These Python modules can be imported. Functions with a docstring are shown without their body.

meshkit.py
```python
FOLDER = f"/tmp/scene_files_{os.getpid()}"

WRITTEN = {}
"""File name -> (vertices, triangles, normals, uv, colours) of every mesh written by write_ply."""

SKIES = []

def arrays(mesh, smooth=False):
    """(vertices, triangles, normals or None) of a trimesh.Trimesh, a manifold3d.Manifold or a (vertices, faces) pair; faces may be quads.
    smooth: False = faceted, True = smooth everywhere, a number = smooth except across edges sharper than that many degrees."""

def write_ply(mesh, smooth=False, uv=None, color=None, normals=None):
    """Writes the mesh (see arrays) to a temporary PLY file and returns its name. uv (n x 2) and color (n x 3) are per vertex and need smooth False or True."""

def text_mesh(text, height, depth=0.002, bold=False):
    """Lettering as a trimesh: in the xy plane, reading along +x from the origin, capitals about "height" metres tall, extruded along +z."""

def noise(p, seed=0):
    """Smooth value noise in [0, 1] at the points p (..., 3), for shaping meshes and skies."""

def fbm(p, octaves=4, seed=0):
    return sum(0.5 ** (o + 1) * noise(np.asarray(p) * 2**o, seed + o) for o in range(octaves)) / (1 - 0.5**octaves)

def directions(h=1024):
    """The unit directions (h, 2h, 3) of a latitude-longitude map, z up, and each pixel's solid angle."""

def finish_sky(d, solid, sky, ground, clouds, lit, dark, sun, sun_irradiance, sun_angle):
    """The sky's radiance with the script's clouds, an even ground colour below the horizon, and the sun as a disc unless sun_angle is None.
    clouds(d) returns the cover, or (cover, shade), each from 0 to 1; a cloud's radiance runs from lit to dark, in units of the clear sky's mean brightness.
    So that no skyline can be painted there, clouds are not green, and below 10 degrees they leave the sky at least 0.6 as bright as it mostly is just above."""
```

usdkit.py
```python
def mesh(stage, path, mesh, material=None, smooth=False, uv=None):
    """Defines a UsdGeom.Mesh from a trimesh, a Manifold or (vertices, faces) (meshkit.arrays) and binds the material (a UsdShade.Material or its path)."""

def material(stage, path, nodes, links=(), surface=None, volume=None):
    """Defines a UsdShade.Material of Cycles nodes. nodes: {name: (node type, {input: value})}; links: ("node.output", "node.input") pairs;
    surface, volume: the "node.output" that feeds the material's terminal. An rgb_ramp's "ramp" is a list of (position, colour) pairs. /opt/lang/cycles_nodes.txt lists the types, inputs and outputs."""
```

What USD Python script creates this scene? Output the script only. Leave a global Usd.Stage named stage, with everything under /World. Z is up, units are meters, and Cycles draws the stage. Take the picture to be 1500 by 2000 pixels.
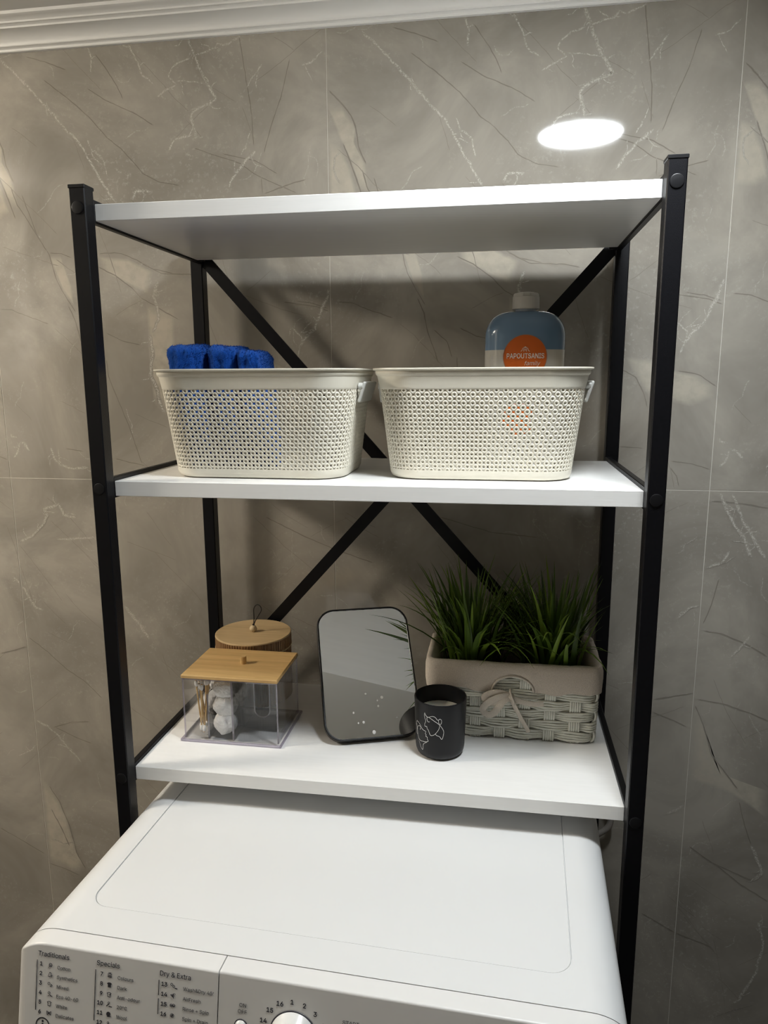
import math, sys, random
sys.path.insert(0, '/opt/lang')
import numpy as np, trimesh, manifold3d as m3, shapely
from shapely.geometry import Polygon, LineString, box as sbox
from shapely import affinity
import usdkit
from meshkit import text_mesh, noise, fbm
from pxr import Usd, UsdGeom, UsdLux, UsdShade, Sdf, Gf, Vt

rnd = random.Random(7)
rng = np.random.default_rng(11)
stage = Usd.Stage.CreateInMemory()
UsdGeom.SetStageUpAxis(stage, 'Z')
UsdGeom.SetStageMetersPerUnit(stage, 1.0)
UsdGeom.Xform.Define(stage, '/World')
UsdGeom.Scope.Define(stage, '/World/Looks')

# ------------------------------------------------------------------ camera, exposure
CAM_R = (0.98765032, 0.15660353, -0.00471015)
CAM_D = (0.02401511, -0.18102708, -0.98318486)
CAM_F = (-0.15482289, 0.97092972, -0.1825523)
CAM_P = (0.48749566, -0.80590169, 1.40773542)
EXPOSURE = 0.97
cam = UsdGeom.Camera.Define(stage, '/World/camera')
cam.CreateHorizontalApertureAttr(36.0)
cam.CreateVerticalApertureAttr(48.0)
cam.CreateFocalLengthAttr(36.0 * 1418.9945 / 1500.0)
cam.CreateExposureAttr(EXPOSURE)
cam.CreateClippingRangeAttr((0.02, 50.0))
cam.AddTransformOp().Set(Gf.Matrix4d(*CAM_R, 0, *[-x for x in CAM_D], 0, *[-x for x in CAM_F], 0, *CAM_P, 1))

# ------------------------------------------------------------------ lamps of the room (built below as ceiling_light)
CEIL = 1.958
LAMPS = [  # x, y, radius, height of its bottom, bulge of the diffuser, colour, strength
    (0.645, -0.187, 0.0880, 1.924, 0.006, (0.915, 0.97, 1.0), 62.0),
    (-1.060, -0.290, 0.110, 1.872, 0.0, (1.0, 0.91, 0.77), 57.0),
]

# ------------------------------------------------------------------ helpers
used = {}
def numbered(parent, name):
    k = (parent, name); n = used.get(k, 0); used[k] = n + 1
    return name if n == 0 else '%s_%03d' % (name, n)
def props(p, label=None, cat=None, group=None, kind=None):
    for k, v in (('label', label), ('category', cat), ('group', group), ('kind', kind)):
        if v: p.SetCustomDataByKey(k, v)
    return p
def thing(name, label=None, cat=None, loc=(0, 0, 0), rotz=0, group=None, kind=None, tilt=None):
    x = UsdGeom.Xform.Define(stage, '/World/' + numbered('/World', name))
    x.AddTranslateOp().Set(Gf.Vec3d(*map(float, loc)))
    if rotz: x.AddRotateZOp().Set(math.degrees(rotz))
    if tilt: x.AddRotateXOp().Set(math.degrees(tilt))
    return props(x.GetPrim(), label, cat, group, kind)
def obj(name, mesh, mat, parent=None, smooth=False, label=None, cat=None, group=None, kind=None):
    pp = '/World' if parent is None else str(parent.GetPath())
    m = usdkit.mesh(stage, pp + '/' + numbered(pp, name), mesh, mat, smooth)
    return props(m.GetPrim(), label, cat, group, kind)
def copy_of(src, loc, label, rotz=0):
    was = src.GetCustomData()
    x = UsdGeom.Xform.Define(stage, '/World/' + numbered('/World', src.GetName()))
    x.GetPrim().GetReferences().AddInternalReference(src.GetPath())
    x.GetPrim().SetInstanceable(True)
    UsdGeom.XformCommonAPI(x)
    x.ClearXformOpOrder()
    t = x.GetPrim().GetAttribute('xformOp:translate')
    t.Set(Gf.Vec3d(*map(float, loc)))
    order = ['xformOp:translate']
    if rotz:
        x.AddRotateZOp(opSuffix='').Set(math.degrees(rotz)); order.append('xformOp:rotateZ')
    x.GetXformOpOrderAttr().Set(order)
    return props(x.GetPrim(), label, was['category'], was.get('group'))
cat_ = trimesh.util.concatenate
def T(m, x=0, y=0, z=0):
    m = m.copy(); m.apply_translation((x, y, z)); return m
def Rot(m, ang, ax, pt=(0, 0, 0)):
    m = m.copy(); m.apply_transform(trimesh.transformations.rotation_matrix(ang, ax, pt)); return m
def hull(pts): return trimesh.Trimesh(np.asarray(pts)).convex_hull
def bx(x0, x1, y0, y1, z0, z1, c=0.0):
    """box with chamfered edges"""
    x0, x1 = min(x0, x1), max(x0, x1); y0, y1 = min(y0, y1), max(y0, y1); z0, z1 = min(z0, z1), max(z0, z1)
    if c <= 0:
        b = trimesh.creation.box((x1 - x0, y1 - y0, z1 - z0)); b.apply_translation(((x0 + x1) / 2, (y0 + y1) / 2, (z0 + z1) / 2)); return b
    P = []
    for sx in (0, 1):
        for sy in (0, 1):
            for sz in (0, 1):
                X, Y, Z = (x0, x1)[sx], (y0, y1)[sy], (z0, z1)[sz]
                dx, dy, dz = c * (1 - 2 * sx), c * (1 - 2 * sy), c * (1 - 2 * sz)
                P += [(X, Y + dy, Z + dz), (X + dx, Y, Z + dz), (X + dx, Y + dy, Z)]
    return hull(P)
def rbox(x0, x1, y0, y1, z0, z1, r, n=8):
    """box with rounded edges"""
    s = trimesh.creation.icosphere(2, r); P = []
    for X in (x0 + r, x1 - r):
        for Y in (y0 + r, y1 - r):
            for Z in (z0 + r, z1 - r): P.append(s.vertices + (X, Y, Z))
    return hull(np.vstack(P))
def cyl(r, z0, z1, n=32, x=0, y=0):
    c = trimesh.creation.cylinder(r, z1 - z0, sections=n); c.apply_translation((x, y, (z0 + z1) / 2)); return c
def lathe(profile, n=64): return trimesh.creation.revolve(np.asarray(profile, float), sections=n)
def extr(poly, h): return trimesh.creation.extrude_polygon(poly, h, engine='earcut')
def tube(pts, r, n=8, closed=False, flat=None):
    """swept tube; r number or per-point; flat=(a,b) scales cross-section"""
    pts = np.asarray(pts, float); k = len(pts); r = np.broadcast_to(np.asarray(r, float), (k,))
    if closed: tan = np.roll(pts, -1, 0) - np.roll(pts, 1, 0)
    else: tan = np.gradient(pts, axis=0)
    tan /= np.maximum(np.linalg.norm(tan, axis=1, keepdims=True), 1e-12)
    u = np.cross(tan[0], (0, 0, 1.0))
    if np.linalg.norm(u) < 1e-3: u = np.cross(tan[0], (0, 1.0, 0))
    u /= np.linalg.norm(u); V = []
    fa, fb = flat or (1, 1)
    ang = np.arange(n) / n * 2 * np.pi
    for i in range(k):
        u = u - tan[i] * (u @ tan[i]); u /= max(np.linalg.norm(u), 1e-9); w = np.cross(tan[i], u)
        V.append(pts[i] + r[i] * (fa * np.cos(ang)[:, None] * u + fb * np.sin(ang)[:, None] * w))
    V = np.vstack(V); F = []
    for i in range(k if closed else k - 1):
        a, b = i * n, ((i + 1) % k) * n
        for j in range(n):
            q = (j + 1) % n
            F += [(a + j, a + q, b + q), (a + j, b + q, b + j)]
    if not closed:
        V = np.vstack([V, pts[:1], pts[-1:]]); c0, c1 = len(V) - 2, len(V) - 1
        for j in range(n):
            q = (j + 1) % n
            F += [(c0, q, j), (c1, (k - 1) * n + j, (k - 1) * n + q)]
    return trimesh.Trimesh(V, F, process=False)
def smooth_path(pts, n=40, closed=False):
    pts = np.asarray(pts, float)
    if closed: pts = np.vstack([pts, pts[:1]])
    from scipy.interpolate import CubicSpline
    d = np.r_[0, np.cumsum(np.linalg.norm(np.diff(pts, axis=0), axis=1))]
    cs = CubicSpline(d, pts, bc_type='periodic' if closed else 'not-a-knot')
    t = np.linspace(0, d[-1], n, endpoint=not closed)
    return cs(t)
def rrect(w, d, r, n=8):
    """rounded rectangle outline, counter-clockwise, centred"""
    P = []
    for cx, cy, a0 in ((w / 2 - r, d / 2 - r, 0), (-w / 2 + r, d / 2 - r, 90), (-w / 2 + r, -d / 2 + r, 180), (w / 2 - r, -d / 2 + r, 270)):
        for k in range(n + 1):
            a = math.radians(a0 + 90 * k / n); P.append((cx + r * math.cos(a), cy + r * math.sin(a)))
    return np.array(P)
def loft(rings, cap0=True, cap1=True):
    """rings: list of (n,3) closed outlines with equal counts"""
    n = len(rings[0]); V = np.vstack(rings); F = []
    for i in range(len(rings) - 1):
        a, b = i * n, (i + 1) * n
        for j in range(n):
            q = (j + 1) % n
            F += [(a + j, a + q, b + q), (a + j, b + q, b + j)]
    if cap0:
        V = np.vstack([V, rings[0].mean(0)]); c = len(V) - 1
        F += [(c, (j + 1) % n, j) for j in range(n)]
    if cap1:
        V = np.vstack([V, rings[-1].mean(0)]); c = len(V) - 1; a = (len(rings) - 1) * n
        F += [(c, a + j, a + (j + 1) % n) for j in range(n)]
    return trimesh.Trimesh(V, F, process=False)
def r3(outline, z): return np.c_[outline, np.full(len(outline), z)]

# ------------------------------------------------------------------ materials
mats = {}
def mat(name, color, rough=0.5, spec=0.5, **kw):
    p = {'base_color': color, 'roughness': rough, 'specular_ior_level': spec}; p.update(kw)
    mats[name] = usdkit.material(stage, '/World/Looks/' + name, {'p': ('principled_bsdf', p)}, [], surface='p.BSDF')
    return mats[name]
def mat_noise(name, c1, c2, scale, rough=0.5, spec=0.5, stretch=(1, 1, 1), detail=4, bump=0.0, bscale=None, bdist=0.001, **kw):
    """colour varied by a stretched noise, optional fine bump"""
    p = {'roughness': rough, 'specular_ior_level': spec}; p.update(kw)
    N = {'tc': ('texture_coordinate', {}), 'mp': ('mapping', {'scale': stretch}), 'n': ('noise_texture', {'scale': scale, 'detail': detail, 'roughness': 0.6}),
         'rp': ('rgb_ramp', {'ramp': [(0.3, c1), (0.7, c2)]}), 'p': ('principled_bsdf', p)}
    L = [('tc.object', 'mp.vector'), ('mp.vector', 'n.vector'), ('n.fac', 'rp.fac'), ('rp.color', 'p.base_color')]
    if bump:
        N['nb'] = ('noise_texture', {'scale': bscale or scale, 'detail': 3}); N['b'] = ('bump', {'strength': bump, 'distance': bdist})
        L += [('mp.vector', 'nb.vector'), ('nb.fac', 'b.height'), ('b.normal', 'p.normal')]
    mats[name] = usdkit.material(stage, '/World/Looks/' + name, N, L, surface='p.BSDF')
    return mats[name]
def wood(name, c1, c2, c3, axis_scale, rough=0.45):
    N = {'tc': ('texture_coordinate', {}), 'mp': ('mapping', {'scale': axis_scale}), 'n': ('noise_texture', {'scale': 1.0, 'detail': 5, 'roughness': 0.65, 'distortion': 0.4}),
         'mp2': ('mapping', {'scale': tuple(a * 0.22 for a in axis_scale)}), 'n2': ('noise_texture', {'scale': 1.0, 'detail': 2}),
         'rp': ('rgb_ramp', {'ramp': [(0.28, c1), (0.5, c2), (0.72, c3)]}), 'mx': ('mix', {'mix_type': 'multiply', 'fac': 0.5}),
         'rp2': ('rgb_ramp', {'ramp': [(0.35, (0.72, 0.66, 0.58)), (0.6, (1, 1, 1))]}), 'p': ('principled_bsdf', {'roughness': rough})}
    L = [('tc.object', 'mp.vector'), ('mp.vector', 'n.vector'), ('n.fac', 'rp.fac'), ('tc.object', 'mp2.vector'), ('mp2.vector', 'n2.vector'), ('n2.fac', 'rp2.fac'),
         ('rp.color', 'mx.color1'), ('rp2.color', 'mx.color2'), ('mx.color', 'p.base_color')]
    mats[name] = usdkit.material(stage, '/World/Looks/' + name, N, L, surface='p.BSDF')
    return mats[name]

# polished marble-look tile: clouds and crackle from noise; the printed veins come from each tile's own "vein" attribute
def marble(name):
    N = {'g': ('geometry', {}), 'at': ('attribute', {'attribute': 'vein'}), 'sc': ('separate_color', {'color_type': 'rgb'}),
         'n1': ('noise_texture', {'scale': 4.5, 'detail': 8, 'roughness': 0.60, 'distortion': 0.9}),
         'r1': ('rgb_ramp', {'ramp': [(0.33, (0.270, 0.247, 0.212)), (0.50, (0.345, 0.318, 0.275)), (0.67, (0.445, 0.412, 0.355))]}),
         'n2': ('noise_texture', {'scale': 160.0, 'detail': 3, 'roughness': 0.7}),
         'r2': ('rgb_ramp', {'ramp': [(0.55, (0, 0, 0)), (0.74, (0.55, 0.55, 0.55))]}),
         'n3': ('noise_texture', {'scale': 7.0, 'detail': 4, 'roughness': 0.6}),
         'r3': ('rgb_ramp', {'ramp': [(0.45, (0, 0, 0)), (0.7, (1, 1, 1))]}), 'ms': ('math', {'math_type': 'multiply'}),
         'mxs': ('mix', {'color2': (0.58, 0.55, 0.49)}),
         'mxp': ('mix', {'color2': (0.55, 0.50, 0.41)}), 'nb': ('noise_texture', {'scale': 45.0, 'detail': 4, 'roughness': 0.6}),
         'rb': ('rgb_ramp', {'ramp': [(0.3, (0.45, 0.45, 0.45)), (0.6, (1, 1, 1))]}), 'mp_': ('math', {'math_type': 'multiply'}),
         'mxw': ('mix', {'color2': (0.68, 0.65, 0.59)}), 'nw': ('noise_texture', {'scale': 420.0, 'detail': 2}),
         'rw': ('rgb_ramp', {'ramp': [(0.40, (0.05, 0.05, 0.05)), (0.60, (1, 1, 1))]}), 'mw': ('math', {'math_type': 'multiply'}),
         'mxd': ('mix', {'color2': (0.12, 0.10, 0.078)}), 'p': ('principled_bsdf', {'roughness': 0.055, 'specular_ior_level': 0.5})}
    L = [('g.position', 'n1.vector'), ('n1.fac', 'r1.fac'), ('g.position', 'n2.vector'), ('n2.fac', 'r2.fac'), ('g.position', 'n3.vector'), ('n3.fac', 'r3.fac'),
         ('r2.color', 'ms.value1'), ('r3.color', 'ms.value2'), ('ms.value', 'mxs.fac'), ('r1.color', 'mxs.color1'),
         ('at.color', 'sc.color'), ('g.position', 'nb.vector'), ('nb.fac', 'rb.fac'), ('sc.b', 'mp_.value1'), ('rb.color', 'mp_.value2'), ('mp_.value', 'mxp.fac'), ('mxs.color', 'mxp.color1'),
         ('g.position', 'nw.vector'), ('nw.fac', 'rw.fac'), ('sc.r', 'mw.value1'), ('rw.color', 'mw.value2'), ('mw.value', 'mxw.fac'), ('mxp.color', 'mxw.color1'),
         ('sc.g', 'mxd.fac'), ('mxw.color', 'mxd.color1'), ('mxd.color', 'p.base_color')]
    mats[name] = usdkit.material(stage, '/World/Looks/' + name, N, L, surface='p.BSDF')
marble('tile_marble')
mat_noise('tile_plain', (0.12, 0.108, 0.090), (0.17, 0.155, 0.132), 3.2, rough=0.08)
mat('grout', (0.60, 0.57, 0.51), 0.7)
mat_noise('ceiling_paint', (0.80, 0.785, 0.75), (0.82, 0.805, 0.77), 20, rough=0.9, spec=0.2)
mat('cornice_paint', (0.88, 0.87, 0.84), 0.5)
mat('floor_tile', (0.06, 0.054, 0.047), 0.3)
mat('door_white', (0.75, 0.74, 0.71), 0.35)
mat('wall_paint', (0.27, 0.258, 0.235), 0.6)
mat_noise('shelf_white', (0.86, 0.855, 0.84), (0.89, 0.885, 0.87), 1.0, rough=0.33, spec=0.45, stretch=(14, 160, 160), bump=0.06, bscale=3.0)
mat_noise('steel_black', (0.0030, 0.0030, 0.0042), (0.0045, 0.0045, 0.0060), 300, rough=0.40, spec=0.22, bump=0.25, bscale=900, bdist=0.0004)
mat('cap_black', (0.0045, 0.0045, 0.0055), 0.42, 0.3)
mat_noise('basket_cream', (0.73, 0.69, 0.585), (0.76, 0.72, 0.615), 60, rough=0.42)
mat('basket_handle_white', (0.60, 0.60, 0.57), 0.35)
mat_noise('towel_blue', (0.003, 0.040, 0.24), (0.008, 0.085, 0.42), 900, rough=0.95, spec=0.1, bump=0.9, bscale=1600, bdist=0.002, sheen_weight=0.25, sheen_tint=(0.25, 0.45, 1.0))
mat('bottle_blue', (0.135, 0.225, 0.345), 0.16, coat_weight=0.5)
mat('bottle_white', (0.52, 0.50, 0.455), 0.18, coat_weight=0.5)
mat('bottle_clear', (0.45, 0.52, 0.60), 0.06)
mat('bottle_cap', (0.60, 0.575, 0.53), 0.38)
mat('label_orange', (0.60, 0.115, 0.008), 0.35)
mat('label_print', (0.74, 0.66, 0.58), 0.5)
mat('label_ring', (0.34, 0.17, 0.11), 0.4)
wood('bamboo_lid', (0.50, 0.305, 0.115), (0.64, 0.415, 0.170), (0.72, 0.49, 0.215), (8, 95, 40))
wood('bamboo_round', (0.52, 0.375, 0.195), (0.63, 0.465, 0.255), (0.68, 0.51, 0.29), (10, 100, 60))
wood('bamboo_slat', (0.20, 0.105, 0.045), (0.30, 0.165, 0.07), (0.38, 0.215, 0.095), (300, 300, 6))
wood('bamboo_bead', (0.60, 0.46, 0.27), (0.66, 0.52, 0.32), (0.70, 0.56, 0.36), (60, 60, 200))
mat('cord_black', (0.012, 0.009, 0.007), 0.7)
mat_noise('cotton', (0.88, 0.875, 0.86), (0.93, 0.925, 0.91), 200, rough=1.0, spec=0.05, bump=0.4, bscale=500, bdist=0.002)
wood('swab_stick', (0.62, 0.42, 0.18), (0.70, 0.49, 0.23), (0.74, 0.54, 0.28), (200, 200, 20))
def clear(name, tint, f0, body=None, fac=0.0):
    # thin clear plastic: transparent, with Schlick's reflection by the facing angle (the same from both sides of a sheet)
    N = {'t': ('transparent_bsdf', {'color': tint}), 'gl': ('glossy_bsdf', {'color': (1, 1, 1), 'roughness': 0.02}), 'lw': ('layer_weight', {'blend': 0.5}),
         'pw': ('math', {'math_type': 'power', 'value2': 5.0}), 'ml': ('math', {'math_type': 'multiply_add', 'value2': 1.0 - f0, 'value3': f0}), 'm': ('mix_closure', {})}
    L = [('lw.facing', 'pw.value1'), ('pw.value', 'ml.value1'), ('ml.value', 'm.fac'), ('t.BSDF', 'm.closure1'), ('gl.BSDF', 'm.closure2')]
    out = 'm.closure'
    if body:
        N['d'] = ('principled_bsdf', {'base_color': body, 'roughness': 0.15}); N['m2'] = ('mix_closure', {'fac': fac})
        L += [('m.closure', 'm2.closure1'), ('d.BSDF', 'm2.closure2')]; out = 'm2.closure'
    mats[name] = usdkit.material(stage, '/World/Looks/' + name, N, L, surface=out)
clear('acrylic', (0.995, 0.994, 0.996), 0.03)
clear('acrylic_sheet', (0.995, 0.994, 0.996), 0.03)
clear('acrylic_edge', (0.84, 0.81, 0.88), 0.10, (0.60, 0.57, 0.64), 0.20)
mat('mirror_glass', (0.95, 0.96, 0.95), 0.012, metallic=1.0)
mat('mirror_frame', (0.006, 0.006, 0.0075), 0.30, 0.35)
mat('water_mark', (0.80, 0.80, 0.80), 0.6)
mat('candle_black', (0.0055, 0.0055, 0.0070), 0.42, 0.32)
mat('candle_print', (0.62, 0.61, 0.60), 0.6)
mat('wax', (0.62, 0.55, 0.45), 0.5, subsurface_weight=0.2)
mat('wick', (0.55, 0.52, 0.45), 0.9)
mat_noise('wicker', (0.68, 0.68, 0.60), (0.74, 0.735, 0.655), 120, rough=0.55, bump=0.3, bscale=300)
mat_noise('linen', (0.50, 0.435, 0.365), (0.62, 0.55, 0.47), 700, rough=0.95, spec=0.1, bump=0.6, bscale=1100, bdist=0.0008)
mat_noise('linen_pale', (0.55, 0.49, 0.42), (0.62, 0.56, 0.48), 700, rough=0.95, spec=0.1, bump=0.5, bscale=1100, bdist=0.0008)
mat('soil', (0.010, 0.009, 0.007), 0.95)
for i, c in enumerate([(0.070, 0.125, 0.014), (0.110, 0.185, 0.020), (0.190, 0.285, 0.032), (0.042, 0.080, 0.010)]):
    mats['blade%d' % i] = usdkit.material(stage, '/World/Looks/blade%d' % i,
        {'p': ('principled_bsdf', {'base_color': c, 'roughness': 0.38}), 't': ('translucent_bsdf', {'color': tuple(x * 1.2 for x in c)}), 'm': ('mix_closure', {'fac': 0.25})},
        [('p.BSDF', 'm.closure1'), ('t.BSDF', 'm.closure2')], surface='m.closure')
mat('enamel_white', (0.745, 0.75, 0.75), 0.30)
mat('fascia_white', (0.76, 0.755, 0.745), 0.36)
mat('seam_grey', (0.42, 0.42, 0.41), 0.6)
mat('print_dark', (0.030, 0.030, 0.040), 0.6)
mat('print_grey', (0.11, 0.11, 0.115), 0.6)
mat('dial_white', (0.80, 0.80, 0.78), 0.25)
mat('dial_ring', (0.06, 0.06, 0.07), 0.4)
mat('hose_grey', (0.34, 0.31, 0.28), 0.5)
def emitter(name, col, strength):
    mats[name] = usdkit.material(stage, '/World/Looks/' + name, {'e': ('emission', {'color': col, 'strength': strength})}, [], surface='e.emission')
M = mats
VEIN_UP=[["w",5,[[-9,1932],[2,1904],[13,1876],[21,1861],[36,1838],[15,1831],[-4,1823],[-9,1812],[-4,1799],[-2,1780]]],["w",3.5,[[-8,1788],[-30,1785],[-41,1782],[-49,1767]]],["w",3,[[2,1904],[36,1911],[41,1918],[53,1913],[80,1926]]],["w",3,[[-4,1901],[-24,1896],[-37,1888],[-44,1876],[-30,1864],[-47,1857],[-65,1847]]],["w",2,[[-30,1869],[0,1866],[17,1861]]],["w",3,[[-107,1928],[-92,1897],[-85,1878],[-68,1866]]],["w",4,[[-332,1919],[-302,1892],[-271,1859],[-245,1831],[-220,1802],[-205,1790],[-189,1762],[-176,1738],[-164,1718],[-147,1693]]],["w",2.5,[[-189,1793],[-182,1773],[-165,1761],[-158,1733]]],["w",3,[[112,1884],[92,1860],[86,1851]]],["w",3,[[207,1896],[189,1881],[173,1878]]],["w",4,[[97,1760],[75,1742],[57,1723],[48,1707]]],["w",4,[[-118,1696],[-110,1709],[-83,1708]]],["w",2,[[89,1790],[80,1768],[71,1753]]],["w",3,[[-177,1929],[-172,1910],[-173,1888]]],["d",2,[[-286,1921],[-251,1910],[-216,1896]]],["d",2,[[-258,1885],[-215,1852],[-182,1824],[-153,1791],[-132,1775],[-111,1754],[-95,1734],[-69,1721],[-34,1714]]],["d",2,[[-183,1867],[-149,1846],[-106,1827],[-72,1806]]],["d",2,[[-165,1917],[-145,1890],[-130,1866],[-122,1847]]],["d",2,[[-7,1769],[33,1755],[71,1742],[95,1724],[133,1707],[162,1694]]],["d",2,[[76,1926],[84,1868],[92,1812],[93,1767]]],["d",2,[[155,1888],[141,1839],[123,1796],[109,1755]]],["d",2,[[107,1695],[149,1708],[177,1714]]],["d",2,[[41,1758],[96,1745],[131,1724]]],["d",2,[[104,1721],[105,1695]]],["d",2,[[-274,1617],[-251,1615],[-233,1608]]],["d",2,[[-184,1613],[-155,1614],[-136,1610],[-112,1599],[-91,1587],[-69,1582],[-47,1576]]],["d",2,[[-186,1592],[-157,1578],[-129,1557],[-112,1540],[-87,1526],[-66,1514],[-47,1503]]],["d",2,[[-183,1440],[-182,1412],[-172,1384],[-160,1353],[-147,1317],[-138,1285],[-130,1260]]],["d",2,[[-181,1269],[-151,1262],[-124,1257]]],["d",2,[[-376,1527],[-352,1525],[-330,1516],[-304,1507],[-285,1500]]],["d",2,[[-180,1484],[-151,1470],[-118,1463]]],["d",2,[[-274,1286],[-239,1281]]],["d",2,[[-315,1712],[-293,1647],[-274,1614],[-263,1570],[-247,1540],[-233,1519]]],["d",2,[[-333,1724],[-325,1696],[-313,1679],[-290,1641],[-277,1619]]],["d",2,[[134,1529],[190,1520],[225,1506]]],["w",5,[[-81,1566],[-90,1541],[-83,1508],[-96,1483]]],["w",6,[[-100,1480],[-98,1446],[-104,1412],[-96,1395],[-91,1367],[-84,1349]]],["w",4,[[-379,1313],[-378,1307],[-366,1305]]],["w",4,[[-363,1297],[-353,1294],[-349,1289],[-343,1280]]],["w",3,[[-363,1297],[-369,1275],[-378,1268]]],["w",5,[[-302,1287],[-296,1265],[-281,1254],[-261,1249],[-233,1253]]],["w",3,[[147,1488],[164,1471],[155,1439]]],["d",3,[[-384,1841],[-366,1822],[-350,1803],[-342,1785],[-339,1759],[-327,1731]]],["d",2.5,[[-363,1764],[-351,1734],[-337,1696],[-330,1673]]],["p",0,[[-386,1816],[-366,1819],[-342,1788],[-345,1763],[-327,1729],[-322,1687],[-337,1694],[-347,1726],[-371,1777]]],["p",0,[[-387,1769],[-367,1760],[-351,1726],[-340,1684],[-356,1674],[-389,1679]]],["d",2.2,[[-108,1596],[-73,1578],[-23,1576],[3,1570]]],["d",2.2,[[-247,1531],[-236,1507],[-230,1479],[-221,1454],[-212,1429]]],["d",2.2,[[-221,1482],[-199,1463],[-190,1437]]],["d",2.2,[[214,1560],[237,1567],[268,1576]]],["d",2.2,[[156,1530],[183,1526],[209,1517]]],["d",2.2,[[152,1415],[185,1409],[213,1390]]],["d",2.2,[[66,1420],[92,1406],[106,1380],[112,1359]]],["d",2.2,[[152,1277],[183,1273],[213,1264]]],["d",2.2,[[72,1299],[111,1296]]],["d",2.2,[[151,1268],[163,1252],[167,1236]]],["w",5,[[212,1552],[208,1537],[195,1511],[186,1484],[169,1470],[158,1455]]],["w",4,[[217,1412],[237,1421],[247,1436]]],["p",0,[[74,1437],[112,1434],[152,1415],[185,1409],[213,1390],[211,1375],[177,1360],[114,1375],[103,1388],[89,1409]]],["p",0,[[-186,1610],[-131,1604],[-87,1582],[-99,1546],[-129,1559],[-179,1585]]],["p",0,[[-274,1612],[-253,1612],[-237,1561],[-235,1528],[-253,1553]]],["p",0,[[-104,1533],[-55,1524],[-58,1389],[-76,1337],[-102,1363],[-106,1441]]]]
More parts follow.
